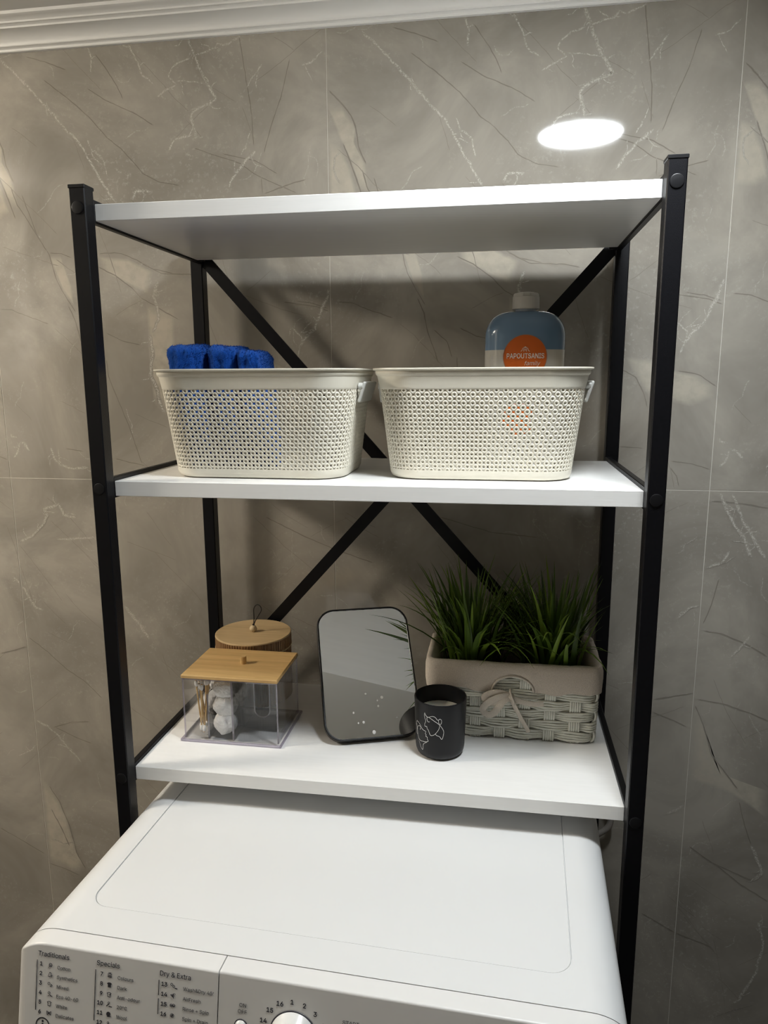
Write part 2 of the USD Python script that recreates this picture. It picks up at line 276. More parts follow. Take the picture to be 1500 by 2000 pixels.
VEIN_LOW=[["w",5,[[-380,1115],[-354,1125],[-336,1141],[-322,1164],[-327,1175],[-295,1184],[-289,1165],[-265,1160]]],["w",4,[[-306,1119],[-269,1122],[-232,1125]]],["w",6,[[-182,998],[-168,979],[-153,960],[-138,937]]],["w",4,[[-383,758],[-358,747],[-334,723],[-315,699],[-295,679]]],["w",5,[[-404,1047],[-385,1028],[-362,988],[-348,982]]],["w",5,[[828,1227],[842,1198],[853,1179],[869,1160],[881,1127]]],["w",5,[[846,1227],[864,1186],[882,1157],[902,1125]]],["w",4,[[816,1108],[840,1116],[850,1136]]],["w",4,[[778,1021],[795,1039],[812,1044]]],["w",4,[[864,960],[881,982],[892,999]]],["w",5,[[923,629],[944,581],[932,562]]],["w",3,[[-430,681],[-402,694],[-390,706]]],["w",4,[[782,673],[802,684],[810,693]]],["w",5,[[945,485],[957,446],[952,384],[925,323],[917,317]]],["d",2.2,[[-383,928],[-347,902],[-308,867],[-273,845],[-242,814]]],["d",2.2,[[-446,892],[-415,900],[-389,909]]],["d",2.2,[[-349,747],[-309,761],[-271,764]]],["d",2.2,[[-345,748],[-304,730],[-271,719]]],["d",2.2,[[-370,572],[-352,533],[-338,494]]],["d",2.2,[[-370,622],[-351,591],[-334,539],[-324,482],[-307,447]]],["d",2.2,[[-391,452],[-352,442],[-322,430]]],["d",2.2,[[-488,519],[-449,500],[-394,470]]],["d",2.2,[[817,1215],[865,1212],[900,1206]]],["d",2.2,[[820,1003],[845,1000],[884,985],[919,965]]],["d",2.2,[[752,880],[788,889],[816,896]]],["d",2.2,[[819,885],[861,879],[898,867],[930,855]]],["d",2.2,[[750,857],[780,846],[805,835]]],["d",2.2,[[824,616],[863,589],[902,573],[932,562]]],["d",2.2,[[755,478],[811,447],[875,425]]],["d",2.2,[[816,874],[831,841],[848,787],[877,751],[893,730]]],["d",2.2,[[897,707],[908,668],[923,629]]],["d",2.2,[[837,1090],[829,1048],[818,1013]]],["d",2.2,[[958,526],[915,551],[871,585]]],["d",2.2,[[92,1171],[164,1137],[218,1116],[280,1096]]],["d",2.2,[[393,1179],[478,1155],[553,1149]]],["p",0,[[-386,641],[-370,625],[-354,604],[-337,557],[-325,491],[-307,447],[-326,427],[-386,452],[-395,479],[-392,551]]],["p",0,[[816,874],[831,841],[848,787],[877,751],[941,730],[945,679],[903,707],[885,719],[844,732],[815,739]]]]
FACE_LINES=[[[-121.5,68.2],[-122.1,64.1],[-120.8,60.0],[-119.0,56.6],[-121.9,51.1],[-120.7,48.8],[-116.1,49.0],[-115.5,46.7],[-112.8,44.9],[-111.1,42.4],[-109.5,40.1],[-108.0,38.2],[-103.9,37.9],[-99.0,39.3],[-95.1,41.8],[-90.4,45.8],[-87.7,49.6],[-86.8,54.0]],[[-121.5,68.2],[-119.1,65.3],[-113.5,63.1],[-105.2,65.2],[-98.3,65.3],[-94.5,63.5],[-91.6,61.2],[-89.2,61.3]],[[-113.5,63.1],[-107.2,62.2],[-99.2,59.4],[-91.5,56.6],[-86.8,54.0]],[[-113.5,63.1],[-115.7,60.9],[-115.1,58.5],[-112.4,56.5],[-109.2,57.3]],[[-89.2,60.7],[-86.9,62.6],[-83.1,61.4],[-82.6,58.4],[-84.9,55.2],[-87.7,55.8],[-89.2,58.8],[-89.2,60.7]],[[-85.8,54.0],[-81.1,49.7],[-77.7,44.7],[-78.5,39.1],[-82.2,33.6],[-85.6,36.6],[-90.3,38.3],[-96.1,41.1]],[[-147.0,50.9],[-151.6,46.8],[-149.1,42.4],[-145.8,39.6]],[[-147.0,50.0],[-139.4,48.9],[-133.0,45.5],[-130.2,43.6],[-121.2,41.8],[-118.9,41.0],[-120.6,38.2],[-118.2,36.8],[-119.4,34.7],[-115.4,33.6],[-115.3,31.1],[-113.1,28.9],[-117.5,26.6],[-127.3,25.4],[-135.8,24.6],[-141.7,26.1],[-145.7,30.1],[-146.8,36.1],[-149.1,39.9]],[[-144.8,42.4],[-140.2,45.5],[-136.1,44.7],[-134.5,42.6],[-137.6,41.2]],[[-141.7,23.0],[-137.4,18.5],[-132.7,14.0],[-129.2,13.0],[-127.2,19.8],[-122.2,24.0],[-116.4,26.8]],[[-154.3,44.7],[-150.3,40.8],[-151.4,34.8],[-147.8,30.8]]]
# ================================================================== the room
YW = 0.3792                       # face of the tiled back wall
X0, X1, YF = -1.60, 2.10, -1.30
obj('floor', bx(X0, X1, YF, YW + 0.02, -0.05, 0), M['floor_tile'], kind='structure')
obj('ceiling', bx(X0, X1, YF, YW + 0.02, CEIL, CEIL + 0.05), M['ceiling_paint'], kind='structure')
obj('wall_left', bx(X0 - 0.06, X0, YF, YW + 0.02, 0, CEIL), M['tile_plain'], kind='structure')
obj('wall_right', bx(X1, X1 + 0.06, YF, YW + 0.02, 0, CEIL), M['tile_plain'], kind='structure')
obj('wall_front', bx(X0, X1, YF - 0.06, YF, 0, CEIL), M['wall_paint'], kind='structure')

# cornice between tile and ceiling: fillet, cove, two beads
prof = [(0, 1.9265), (0.0055, 1.9265), (0.0066, 1.9275), (0.0068, 1.9300), (0.0090, 1.9312), (0.0125, 1.9316), (0.0135, 1.9325)]
for k in range(9):
    a = math.radians(90 * k / 8); prof.append((0.0390 - 0.0255 * math.cos(a), 1.9328 + 0.0122 * math.sin(a)))
prof += [(0.0410, 1.9450), (0.0420, 1.9472), (0.0450, 1.9486), (0.0490, 1.9488), (0.0500, 1.9508), (0.0540, 1.9528), (0.0600, 1.9532), (0.0640, 1.9545), (0.0660, CEIL), (0, CEIL)]
co = extr(Polygon(prof), X1 - X0)
V = co.vertices.copy(); co.vertices = np.c_[X0 + V[:, 2], YW - V[:, 0], V[:, 1]]; co.fix_normals()
obj('trim_1', co, M['cornice_paint'], kind='structure', smooth=25)

# the tiled back wall: grout bed and one mesh for each tile, its printed veins lying on the face as feathered strips of the same material
wall = thing('wall_back', kind='structure')
obj('grout', bx(X0, X1, YW + 0.0004, YW + 0.03, 0, CEIL), M['grout'], wall)
TX = [X0, -0.98727, -0.38727, 0.21273, 0.81273, 1.41273, X1]
TZ = [(0.0, 1.23135 - 0.0006), (1.23135 + 0.0006, CEIL)]
def strip(line, width, chan, level, seed, base_y):
    pts = np.array(line) ; L = LineString(pts).length
    n = max(4, int(L / 0.004)); P = np.array([LineString(pts).interpolate(t * L).coords[0] for t in np.linspace(0, 1, n)])
    q = np.c_[P * 110.0, np.full(n, seed * 7.3)]
    amp = 0.0028 if chan == 0 else 0.0011
    P = P + amp * np.c_[fbm(q, 3, seed) - 0.5, fbm(q + 31.7, 3, seed + 5) - 0.5] * 2
    t = np.gradient(P, axis=0); t /= np.maximum(np.linalg.norm(t, axis=1, keepdims=True), 1e-9); nr = np.c_[-t[:, 1], t[:, 0]]
    wv = width * (0.45 + 1.1 * fbm(q * 0.7 + 9.1, 2, seed + 9)); wv[0] *= 0.3; wv[-1] *= 0.3
    y = base_y
    V, C, F = [], [], []
    lv = level * (0.55 + 0.45 * np.clip(fbm(q * 0.5 + 3.3, 2, seed + 2) * 2, 0, 1)); lv[[0, -1]] *= 0.2
    for k in range(n):
        for s, c in ((-1, 0), (0, 1), (1, 0)):
            V.append((P[k, 0] + nr[k, 0] * wv[k] * s, y, P[k, 1] + nr[k, 1] * wv[k] * s))
            col = [0, 0, 0]; col[chan] = lv[k] * c; C.append(col)
    for k in range(n - 1):
        a, b = 3 * k, 3 * k + 3
        for j in (0, 1): F += [(a + j, b + j, b + j + 1), (a + j, b + j + 1, a + j + 1)]
    return V, C, F
def patch(poly, level, y):
    pg = Polygon(poly).buffer(0)
    inner = pg.buffer(-0.006)
    if inner.is_empty: return [], [], []
    if inner.geom_type != 'Polygon': inner = max(inner.geoms, key=lambda g: g.area)
    n = 60
    o = np.array([pg.exterior.interpolate(t, normalized=True).coords[0] for t in np.linspace(0, 1, n, endpoint=False)])
    c = np.array(inner.centroid.coords[0]); i_ = o * 0.72 + c * 0.28
    V = [(p[0], y, p[1]) for p in o] + [(p[0], y, p[1]) for p in i_] + [(c[0], y, c[1])]
    C = [(0, 0, 0)] * n + [(0, 0, level)] * n + [(0, 0, level)]
    F = []
    for j in range(n):
        q = (j + 1) % n
        F += [(j, q, n + q), (j, n + q, n + j), (n + j, n + q, 2 * n)]
    return V, C, F
def clip_lines(line, rect):
    g = LineString(line).intersection(rect)
    return [list(x.coords) for x in getattr(g, 'geoms', [g]) if x.geom_type == 'LineString' and x.length > 0.006]
def tile(x0, x1, z0, z1, data, seed0):
    b = bx(x0, x1, YW, YW + 0.009, z0, z1, 0.0002)
    Vs, Cs, Fs, n = [np.array(b.vertices)], [np.zeros((len(b.vertices), 3))], [np.array(b.faces)], len(b.vertices)
    rect = sbox(x0 + 0.001, z0 + 0.001, x1 - 0.001, z1 - 0.001); k = 0
    order = {'p': 0, 'e': 1, 'v': 2, 'd': 3, 'w': 4}
    LV = {'w': 0.80, 'd': 0.62, 'v': 0.42, 'e': 0.38}
    for kind, w, pts in sorted(data, key=lambda d: order[d[0]]):
        k += 1; y = YW - 0.00004 - 0.0000008 * k
        if kind == 'p':
            pg = Polygon(pts).buffer(0).intersection(rect)
            parts = [patch(list(g.exterior.coords), 0.75, y) for g in getattr(pg, 'geoms', [pg]) if g.geom_type == 'Polygon' and g.area > 1e-4]
        else:
            parts = [strip(c, w * (0.00060 if kind in 'wv' else 0.00052), 0 if kind in 'wv' else 1, LV[kind], seed0 + k, y) for c in clip_lines(pts, rect)]
        for V, C, F in parts:
            if len(V): Vs.append(np.array(V)); Cs.append(np.array(C, float)); Fs.append(np.array(F) + n); n += len(V)
    V, C, F = np.vstack(Vs), np.vstack(Cs), np.vstack(Fs)
    # faces of strips must look into the room (-y)
    nrm = np.cross(V[F[:, 1]] - V[F[:, 0]], V[F[:, 2]] - V[F[:, 0]])
    flip = (np.arange(len(F)) >= len(b.faces)) & (nrm[:, 1] > 0); F[flip] = F[flip][:, ::-1]
    pp = str(wall.GetPath())
    m = usdkit.mesh(stage, pp + '/' + numbered(pp, 'tile'), (V, F), M['tile_marble'])
    UsdGeom.PrimvarsAPI(m).CreatePrimvar('vein', Sdf.ValueTypeNames.Color3fArray, 'vertex').Set(Vt.Vec3fArray.FromNumpy(C.astype(np.float32)))
def enrich(data, rect, seed):
    """short side cracks off the white veins, and faint hairlines over the whole tile"""
    r = random.Random(seed); out = []
    for kind, w, pts in data:
        if kind != 'w' or len(pts) < 3: continue
        L = LineString(pts)
        for _ in range(int(L.length / 0.028)):
            p = np.array(L.interpolate(r.random() * L.length).coords[0]); a = r.uniform(0, 6.28); l = r.uniform(.008, .030); q = [tuple(p)]
            for k in range(3): a += r.uniform(-.9, .9); p = p + l / 3 * np.array([math.cos(a), math.sin(a)]); q.append(tuple(p))
            out.append(('w', 1.8, q))
    x0, z0, x1, z1 = rect
    for k in range(int(60 * (x1 - x0) * (z1 - z0) / 0.44)):
        p = np.array([r.uniform(x0, x1), r.uniform(z0, z1)]); dk = k % 2; a = r.choice((-0.75, -0.9, -1.25, 0.6, -0.45)) if dk else r.uniform(0, 6.28); l = r.uniform(.04, .16) if dk else r.uniform(.02, .07); q = [tuple(p)]
        for j in range(4): a += r.uniform(-.12, .12) if dk else r.uniform(-.9, .9); p = p + l / 4 * np.array([math.cos(a), math.sin(a)]); q.append(tuple(p))
        out.append(('e' if dk else 'v', 1.3 if dk else 2.0, q))
    return data + out
VR = (-0.387, 1.231, 0.213, CEIL)
up = [(k, w, [(x / 1000, z / 1000) for x, z in p]) for k, w, p in VEIN_UP]
up = enrich(up, VR, 5)
low = enrich([(k, w, [(x / 1000, z / 1000) for x, z in p]) for k, w, p in VEIN_LOW], (-0.987, 0.2, 1.413, 1.231), 9)
def shifted(data, dx, dz=0): return [(k, w, [(x + dx, z + dz) for x, z in p]) for k, w, p in data]
for i in range(len(TX) - 1):
    for j, (z0, z1) in enumerate(TZ):
        data = shifted(up, 0.6 * (i - 2)) if j == 1 else low
        tile(TX[i] + (0.0006 if i else 0), TX[i + 1] - 0.0006, z0, z1, data, 100 * i + 1000 * j)

# ceiling lamps: flat round panels set in the ceiling
for k, (x, y, r, zb, dp, col, s) in enumerate(LAMPS):
    emitter('lamp%d' % k, col, s)
    L = thing('ceiling_light', ['round white ceiling lamp mirrored in the wall tiles above the rack', 'deep round warm ceiling lamp to the left of the rack'][k], 'ceiling light', (x, y, CEIL))
    h = zb - CEIL
    if k == 0:
        obj('housing', lathe([(0, 0), (0, h + 0.003), (r - 0.0005, h + 0.003), (r - 0.0005, h), (r + 0.0025, h), (r + 0.005, h + 0.003), (r + 0.006, 0)], 64), M['door_white'], L, smooth=30)
        pr = [(r - 0.001, h + 0.0004), (r * 0.7, h - dp * 0.5), (r * 0.35, h - dp * 0.9), (0, h - dp)]
        obj('diffuser', lathe([(0, h + 0.0029), (r - 0.001, h + 0.0029)] + pr, 64), M['lamp%d' % k], L)
    else:
        obj('housing', lathe([(0, 0), (0, -0.010), (r + 0.004, -0.010), (r + 0.004, 0)], 64), M['door_white'], L, smooth=30)
        obj('diffuser', lathe([(0, -0.0102), (r, -0.0102), (r, h + 0.012), (r - 0.012, h), (0, h)], 64), M['lamp%d' % k], L)

# white cabinet in the left front corner, facing the tiled wall (seen only mirrored in the tiles)
C = thing('wall_cabinet', 'tall white cabinet mirrored in the tiles at the left edge', 'cabinet', (X0 + 0.003, -0.872, 1.105))
cw = -1.162 - (X0 + 0.003)
obj('body', bx(0, cw, -0.40, -0.019, 0, CEIL - 1.108, 0.002), M['door_white'], C)
for s in (0, 1):
    d = obj('door', bx(cw * s / 2 + 0.0015, cw * (s + 1) / 2 - 0.0015, -0.0185, 0, 0.003, CEIL - 1.112, 0.002), M['door_white'], C)
    xh = cw / 2 + (0.02 if s else -0.02)
    obj('handle', bx(xh - 0.004, xh + 0.004, 0, 0.010, 0.06, 0.16, 0.001), M['seam_grey'], d)

# ================================================================== shelving rack
W_, P_, D_, ZT = 0.665, 0.0193, 0.3455, 1.6229
ZS = [1.6054, 1.2833, 0.9007]; TH = 0.0188; YR = 0.310
R = thing('shelving_rack', 'black metal rack with three white shelves standing over the washing machine', 'shelving rack', (0, 0, 0))
for ix, x in enumerate((0, W_ - P_)):
    for y in (0, D_ - P_):
        p = obj('post', bx(x, x + P_, y, y + P_, 0.0, ZT - 0.002, 0.0012), M['steel_black'], R)
        e = 0.0006
        obj('post_cap', bx(x - e, x + P_ + e, y - e, y + P_ + e, ZT - 0.004, ZT, 0.0006), M['cap_black'], p)
        if y == 0:
            for z in ZS:
                b = Rot(lathe([(0, 0.0008), (0.0062, 0.0008), (0.0070, 0.0003), (0.0072, -0.001), (0, -0.001)], 32), math.pi / 2, (1, 0, 0))
                obj('bolt_cap', T(b, x + P_ / 2, -0.0004, z - TH / 2 + 0.002), M['cap_black'], p, smooth=40)
for z in ZS:
    obj('shelf', bx(P_, W_ - P_, P_, YR, z - TH, z, 0.0007), M['shelf_white'], R)
for z in ZS:
    for x in (P_ - 0.008, W_ - P_):
        obj('side_rail', bx(x, x + 0.008, P_ - 0.001, D_ - P_ + 0.001, z - TH - 0.0022, z + 0.0048, 0.0008), M['steel_black'], R)
        xi = (P_, P_ + 0.012) if x < 0.3 else (W_ - P_ - 0.012, W_ - P_)
        obj('shelf_lug', bx(xi[0], xi[1], D_ - P_ - 0.018, D_ - P_ - 0.0152, z - TH - 0.0022, z - TH, 0.0004), M['steel_black'], R)
def flat_bar(a, b, y0, y1, w):
    a, b = np.array(a), np.array(b); d = (b - a) / np.linalg.norm(b - a); n = np.array([-d[1], d[0]]) * w / 2
    pg = Polygon([a + n, b + n, b - n, a - n]); m = extr(pg, y1 - y0); V = m.vertices.copy()
    m.vertices = np.c_[V[:, 0], y0 + V[:, 2], V[:, 1]]; m.fix_normals(); return m
obj('cross_brace', flat_bar((0.0097, 1.604), (0.6553, 0.884), 0.3300, 0.3330, 0.0188), M['steel_black'], R)
obj('cross_brace', flat_bar((0.6553, 1.604), (0.0097, 0.884), 0.3334, 0.3364, 0.0188), M['steel_black'], R)

# ================================================================== perforated storage baskets
def make_basket(label, loc):
    B = thing('storage_basket', label, 'basket', loc, group='cream storage baskets')
    H = 0.1347; zb, zt = 0.010, 0.1125
    def dims(z):
        t = (z - zb) / (zt - zb); return 0.224 + t * (0.2475 - 0.224), 0.160 + t * (0.186 - 0.160), 0.040 + 0.006 * t
    # base tray
    ring = lambda w, d, r, z: r3(rrect(w, d, r), z)
    base = loft([ring(0.214, 0.150, 0.036, 0.0), ring(0.222, 0.158, 0.040, 0.0015), ring(0.226, 0.162, 0.041, 0.006), ring(0.227, 0.163, 0.041, 0.0118), ring(0.222, 0.158, 0.039, 0.0122), ring(0.216, 0.152, 0.037, 0.004)])
    obj('base', base, M['basket_cream'], B, smooth=50)
    # lattice of moulded rings
    nr, nc = 21, 72
    tor = trimesh.creation.torus(0.00265, 0.00145, major_sections=14, minor_sections=7)
    tv, tf = np.array(tor.vertices), np.array(tor.faces)
    tv = tv * (1, 1, 0.95)
    ea = np.arange(8) / 8 * 2 * np.pi   # the eye of each ring is blind
    tf = np.vstack([tf, [(len(tv), len(tv) + 1 + q, len(tv) + 1 + (q + 1) % 8) for q in range(8)]])
    tv = np.vstack([tv, [(0, 0, -0.0009)], np.c_[0.0024 * np.cos(ea), 0.0024 * np.sin(ea), np.full(8, -0.0009)]])
    VV, FF, n0 = [], [], 0
    for i in range(nr):
        z = zb + 0.0018 + (zt - zb - 0.001) * i / (nr - 1)
        w, d, r = dims(z); o = rrect(w, d, r, 14); oc = np.vstack([o, o[:1]]); ln = LineString(oc); Ls = ln.length
        for j in range(nc):
            s = (j + 0.5 * (i % 2)) / nc * Ls
            p = np.array(ln.interpolate(s % Ls).coords[0]); q = np.array(ln.interpolate((s + 0.004) % Ls).coords[0]); q0 = np.array(ln.interpolate((s - 0.004) % Ls).coords[0])
            t = (q - q0); t /= np.linalg.norm(t); nrm = np.array([t[1], -t[0], -0.125]); nrm /= np.linalg.norm(nrm)
            t3 = np.array([t[0], t[1], 0]); u3 = np.cross(nrm, t3)
            c = np.array([p[0], p[1], z])
            VV.append(c + tv[:, :1] * t3 + tv[:, 1:2] * u3 + tv[:, 2:] * nrm); FF.append(tf + n0); n0 += len(tv)
    lat = trimesh.Trimesh(np.vstack(VV), np.vstack(FF), process=False)
    obj('perforated_wall', lat, M['basket_cream'], B, smooth=True)
    # rim: inner skin, flared band, groove and lip
    secs = [(0.2425, 0.181, 0.044, 0.1095), (0.2490, 0.1875, 0.047, 0.1095), (0.2505, 0.189, 0.047, 0.1108), (0.2508, 0.1893, 0.047, 0.1125),
            (0.2562, 0.1940, 0.049, 0.1248), (0.2566, 0.1944, 0.049, 0.1254), (0.2590, 0.1962, 0.050, 0.1264), (0.2605, 0.1976, 0.050, 0.1280), (0.2608, 0.1980, 0.050, 0.1302), (0.2600, 0.1974, 0.050, 0.1315),
            (0.2655, 0.2020, 0.051, 0.1322), (0.2672, 0.2036, 0.052, 0.1332), (0.2668, 0.2032, 0.052, 0.1345), (0.2620, 0.1990, 0.050, H), (0.2500, 0.1880, 0.047, 0.128), (0.2425, 0.181, 0.044, 0.1095)]
    obj('rim', loft([r3(rrect(w, d, r, 12), z) for w, d, r, z in secs], False, False), M['basket_cream'], B, smooth=35)
    # swing handles: one clipped to each short end
    for s in (-1, 1):
        h = rbox(-0.0022, 0.0022, -0.040, 0.040, -0.0165, 0.0105, 0.0021)
        h = Rot(h, s * math.radians(18 if s > 0 else 6), (0, 1, 0)); h = T(h, 0.1318 if s > 0 else -0.1262, 0, 0.1085)
        hp = obj('handle', h, M['basket_handle_white'], B, smooth=40)
        for yy in (-0.037, 0.037):
            obj('handle_pivot', Rot(cyl(0.0042, -0.0028, 0.0028, 20), math.pi / 2, (0, 1, 0)).apply_translation((0.1296 if s > 0 else -0.1262, yy, 0.113)), M['basket_handle_white'], hp, smooth=40)
    return B
bL = (0.185, 0.137, ZS[1] + 0.0005); bR = (0.4630, 0.155, ZS[1] + 0.0005)
basket = make_basket('cream perforated plastic basket with blue towels in it', bL)
copy_of(basket, bR, 'cream perforated plastic basket with a soap bottle in it')

# blue towels in the left basket
def towel(name, label, cx, cy, w, d, z0, z1, seed, folds, tiltx=0.0):
    n = 220; rings = []; K_ = 44
    for k in range(K_):
        t = k / (K_ - 1); z = z0 + (z1 - z0) * t
        sc = 1.0 if t < 0.95 else math.sqrt(max(0, 1 - ((t - 0.95) / 0.052) ** 2)) * 0.28 + 0.72
        o = along2(rrect(w * (0.94 + 0.06 * t), d, min(w, d) * 0.42, 10), n)
        a = np.linspace(0, 2 * np.pi, n, endpoint=False)
        b = 1 + 0.020 * np.sin(a * folds + seed) + 0.020 * np.sin(a * folds * 2 + 2 * seed + 2 * t) + 0.022 * np.sin(a * folds * 5 + seed)
        o = o * (b * sc)[:, None]
        P = np.c_[o[:, 0] + tiltx * t, o[:, 1], np.full(n, z)]
        P[:, 2] += (0.009 * (fbm(np.c_[P[:, :2] * 70 + seed, np.full(n, seed)], 3, seed) - 0.5)) * t
        rings.append(P)
    rings += [rings[-1].mean(0) + (rings[-1] - rings[-1].mean(0)) * q + (0, 0, 0.0006) for q in (0.75, 0.5, 0.25, 0.08)]
    m = loft(rings); m.apply_translation((0, 0, -z0))
    v = np.array(m.vertices)
    m.vertices = v + m.vertex_normals * (0.0026 * (fbm(v * 520 + seed, 2, seed) - 0.5) + 0.0026 * (fbm(v * 75 + seed, 2, seed + 1) - 0.5))[:, None]
    Tn = thing(name, label, 'towel', (cx, cy, z0), group='blue towels in the left basket')
    obj('pile', m, M['towel_blue'], Tn, smooth=True)
    # loose terry loops standing out of the upper part
    F = []; pts, fid = trimesh.sample.sample_surface(m, 9000, seed=seed)
    for p, f in zip(pts, fid):
        if p[2] < (z1 - z0) * 0.72: continue
        nn = m.face_normals[f] + np.array([rnd.uniform(-.7, .7), rnd.uniform(-.7, .7), rnd.uniform(-.2, .6)]); nn /= np.linalg.norm(nn)
        l = rnd.uniform(.0012, .0030); s = np.cross(nn, (0.3, 0.5, 0.8)); s /= np.linalg.norm(s); s *= 0.00032
        F.append((p - s, p + s, p + nn * l))
    F = np.array(F).reshape(-1, 3)
    obj('terry_loops', trimesh.Trimesh(F, np.arange(len(F)).reshape(-1, 3), process=False), M['towel_blue'], Tn, kind='stuff')
    return Tn
def along2(o, n):
    L = LineString(np.vstack([o, o[:1]])); return np.array([L.interpolate(q, normalized=True).coords[0] for q in np.arange(n) / n])
zb_ = bL[2] + 0.0085
towel('folded_towel', 'bright blue terry towel, leftmost and tallest of the three', 0.1050, 0.105, 0.0485, 0.074, zb_, 1.4480, 3, 3, -0.013)
towel('folded_towel', 'crumpled blue terry towel between the other two', 0.1530, 0.112, 0.0400, 0.080, zb_, 1.4465, 8, 3, -0.012)
towel('folded_towel', 'dark shaded blue terry towel, rightmost and lowest of the three', 0.1885, 0.106, 0.0290, 0.076, zb_, 1.4400, 5, 3, -0.012)

# soap bottle in the right basket
sb = thing('soap_bottle', 'blue and white liquid soap bottle with round orange label, standing in the basket', 'bottle', (0.5165, 0.172, ZS[1] + 0.0055))
BZ = ZS[1] + 0.0055
def oval(w, d, z, n=64):
    a = np.arange(n) / n * 2 * np.pi
    e = 2.5; return np.c_[np.sign(np.cos(a)) * np.abs(np.cos(a)) ** (2 / e) * w / 2, np.sign(np.sin(a)) * np.abs(np.sin(a)) ** (2 / 2.0) * d / 2, np.full(n, z)]
sh0, sh1 = 1.4575 - BZ, 1.4890 - BZ     # shoulder begins / ends
def wsh(z):
    if z <= sh0: return 0.1015, 0.056
    t = min(1, (z - sh0) / (sh1 - sh0)); c = math.sqrt(max(0.0, 1 - t * t)); return 0.036 + 0.0655 * c ** 0.8, 0.024 + 0.032 * c ** 0.9
zsplit = 1.4410 - BZ
low_ = [oval(0.090, 0.046, 0)] + [oval(0.1005, 0.055, 0.004)] + [oval(0.1015, 0.056, z) for z in np.linspace(0.012, zsplit, 6)]
obj('lower_body', loft(low_), M['bottle_white'], sb, smooth=40, label='white lower part')
upz = list(np.linspace(zsplit, sh0, 4)) + list(sh0 + (sh1 - sh0) * np.sin(np.linspace(0.12, math.pi / 2, 12)))
obj('upper_body', loft([oval(*wsh(z), z) for z in upz]), M['bottle_blue'], sb, smooth=40, label='blue upper part')
obj('neck', cyl(0.0135, sh1 - 0.002, sh1 + 0.004, 32), M['bottle_clear'], sb, smooth=40)
capz = sh1 + 0.0025
cap = lathe([(0, 0.0215), (0.010, 0.0212), (0.0150, 0.0200), (0.0160, 0.0185), (0.0162, 0.016), (0.0168, 0.0155), (0.0172, 0.001), (0.0165, 0.0), (0, 0)], 48)
obj('cap', T(cap, 0, 0, capz), M['bottle_cap'], sb, smooth=30)
obj('cap_lip', T(bx(-0.005, 0.005, -0.0185, -0.0145, 0.0165, 0.0195, 0.0008), 0, 0, capz), M['bottle_cap'], sb)
# printed label bent on the front face
def on_front(m, zc, push):
    """flat drawing (x right, y up, z out) laid on the bottle's front face"""
    v = np.array(m.vertices); x, z, o = v[:, 0], v[:, 1] + zc, v[:, 2]
    y = -0.028 * np.sqrt(np.clip(1 - (np.abs(x) / 0.05075) ** 2.5, 0, 1)) - o - push
    r = m.copy(); r.vertices = np.c_[x, y, z]; r.faces = r.faces; return r
lz = 1.4320 - BZ
disc = lambda r, h: T(trimesh.creation.annulus(0.00001, r, h, sections=64).subdivide(), 0, 0, h / 2)
lab = obj('label', on_front(disc(0.0272, 0.0004), lz, 0.0002), M['label_orange'], sb, label='round orange label')
obj('label_ring', on_front(T(trimesh.creation.annulus(0.0266, 0.0274, 0.0002, sections=72), 0, 0, 0.0001), lz, 0.0007), M['label_ring'], lab)
obj('lower_label', on_front(disc(0.0200, 0.0004), 1.3540 - BZ, 0.0002).apply_translation((-0.0060, 0, 0)), M['label_orange'], sb, label='orange patch low on the front')
def text(s, h, depth=0.0002, bold=False, center=False):
    m = text_mesh(s, h, depth, bold)
    if center: m.apply_translation((-m.bounds[:, 0].mean(), 0, 0))
    return m
tx = text('PAPOUTSANIS', 0.0060, 0.0003, True, True); sc_ = 0.0465 / (tx.bounds[1, 0] - tx.bounds[0, 0]); tx.apply_scale((sc_, 1.0, 1)); tx = tx.subdivide_to_size(0.004) if hasattr(tx, 'subdivide_to_size') else tx
obj('lettering', on_front(T(tx, 0.0005, -0.0018), lz, 0.0006), M['label_print'], lab)
fam = text('family', 0.0052, 0.0003, False, True); fv = np.array(fam.vertices); fam.vertices = np.c_[fv[:, 0] * 0.95 + 0.25 * fv[:, 1], fv[:, 1], fv[:, 2]]
obj('lettering', on_front(T(fam, 0.0085, -0.0105), lz, 0.0006), M['label_print'], lab)
emb = []
for s in (-1, 1):
    emb += [tube([(s * 0.0016, 0, 0), (s * 0.0016, 0.0035, 0), (s * 0.0030, 0.0042, 0), (s * 0.0040, 0.0012, 0), (s * 0.0055, 0.0002, 0)], 0.00042, 6)]
emb += [tube([(-0.0016, 0.0046, 0), (0, 0.0060, 0), (0.0016, 0.0046, 0)], 0.00042, 6), tube([(0, 0.0012, 0), (0, 0.0035, 0)], 0.0005, 6), tube([(-0.0024, 0.0048, 0), (0.0024, 0.0048, 0)], 0.0004, 6)]
obj('emblem', on_front(T(cat_(emb), 0, 0.0065), lz, 0.0006), M['label_print'], lab)
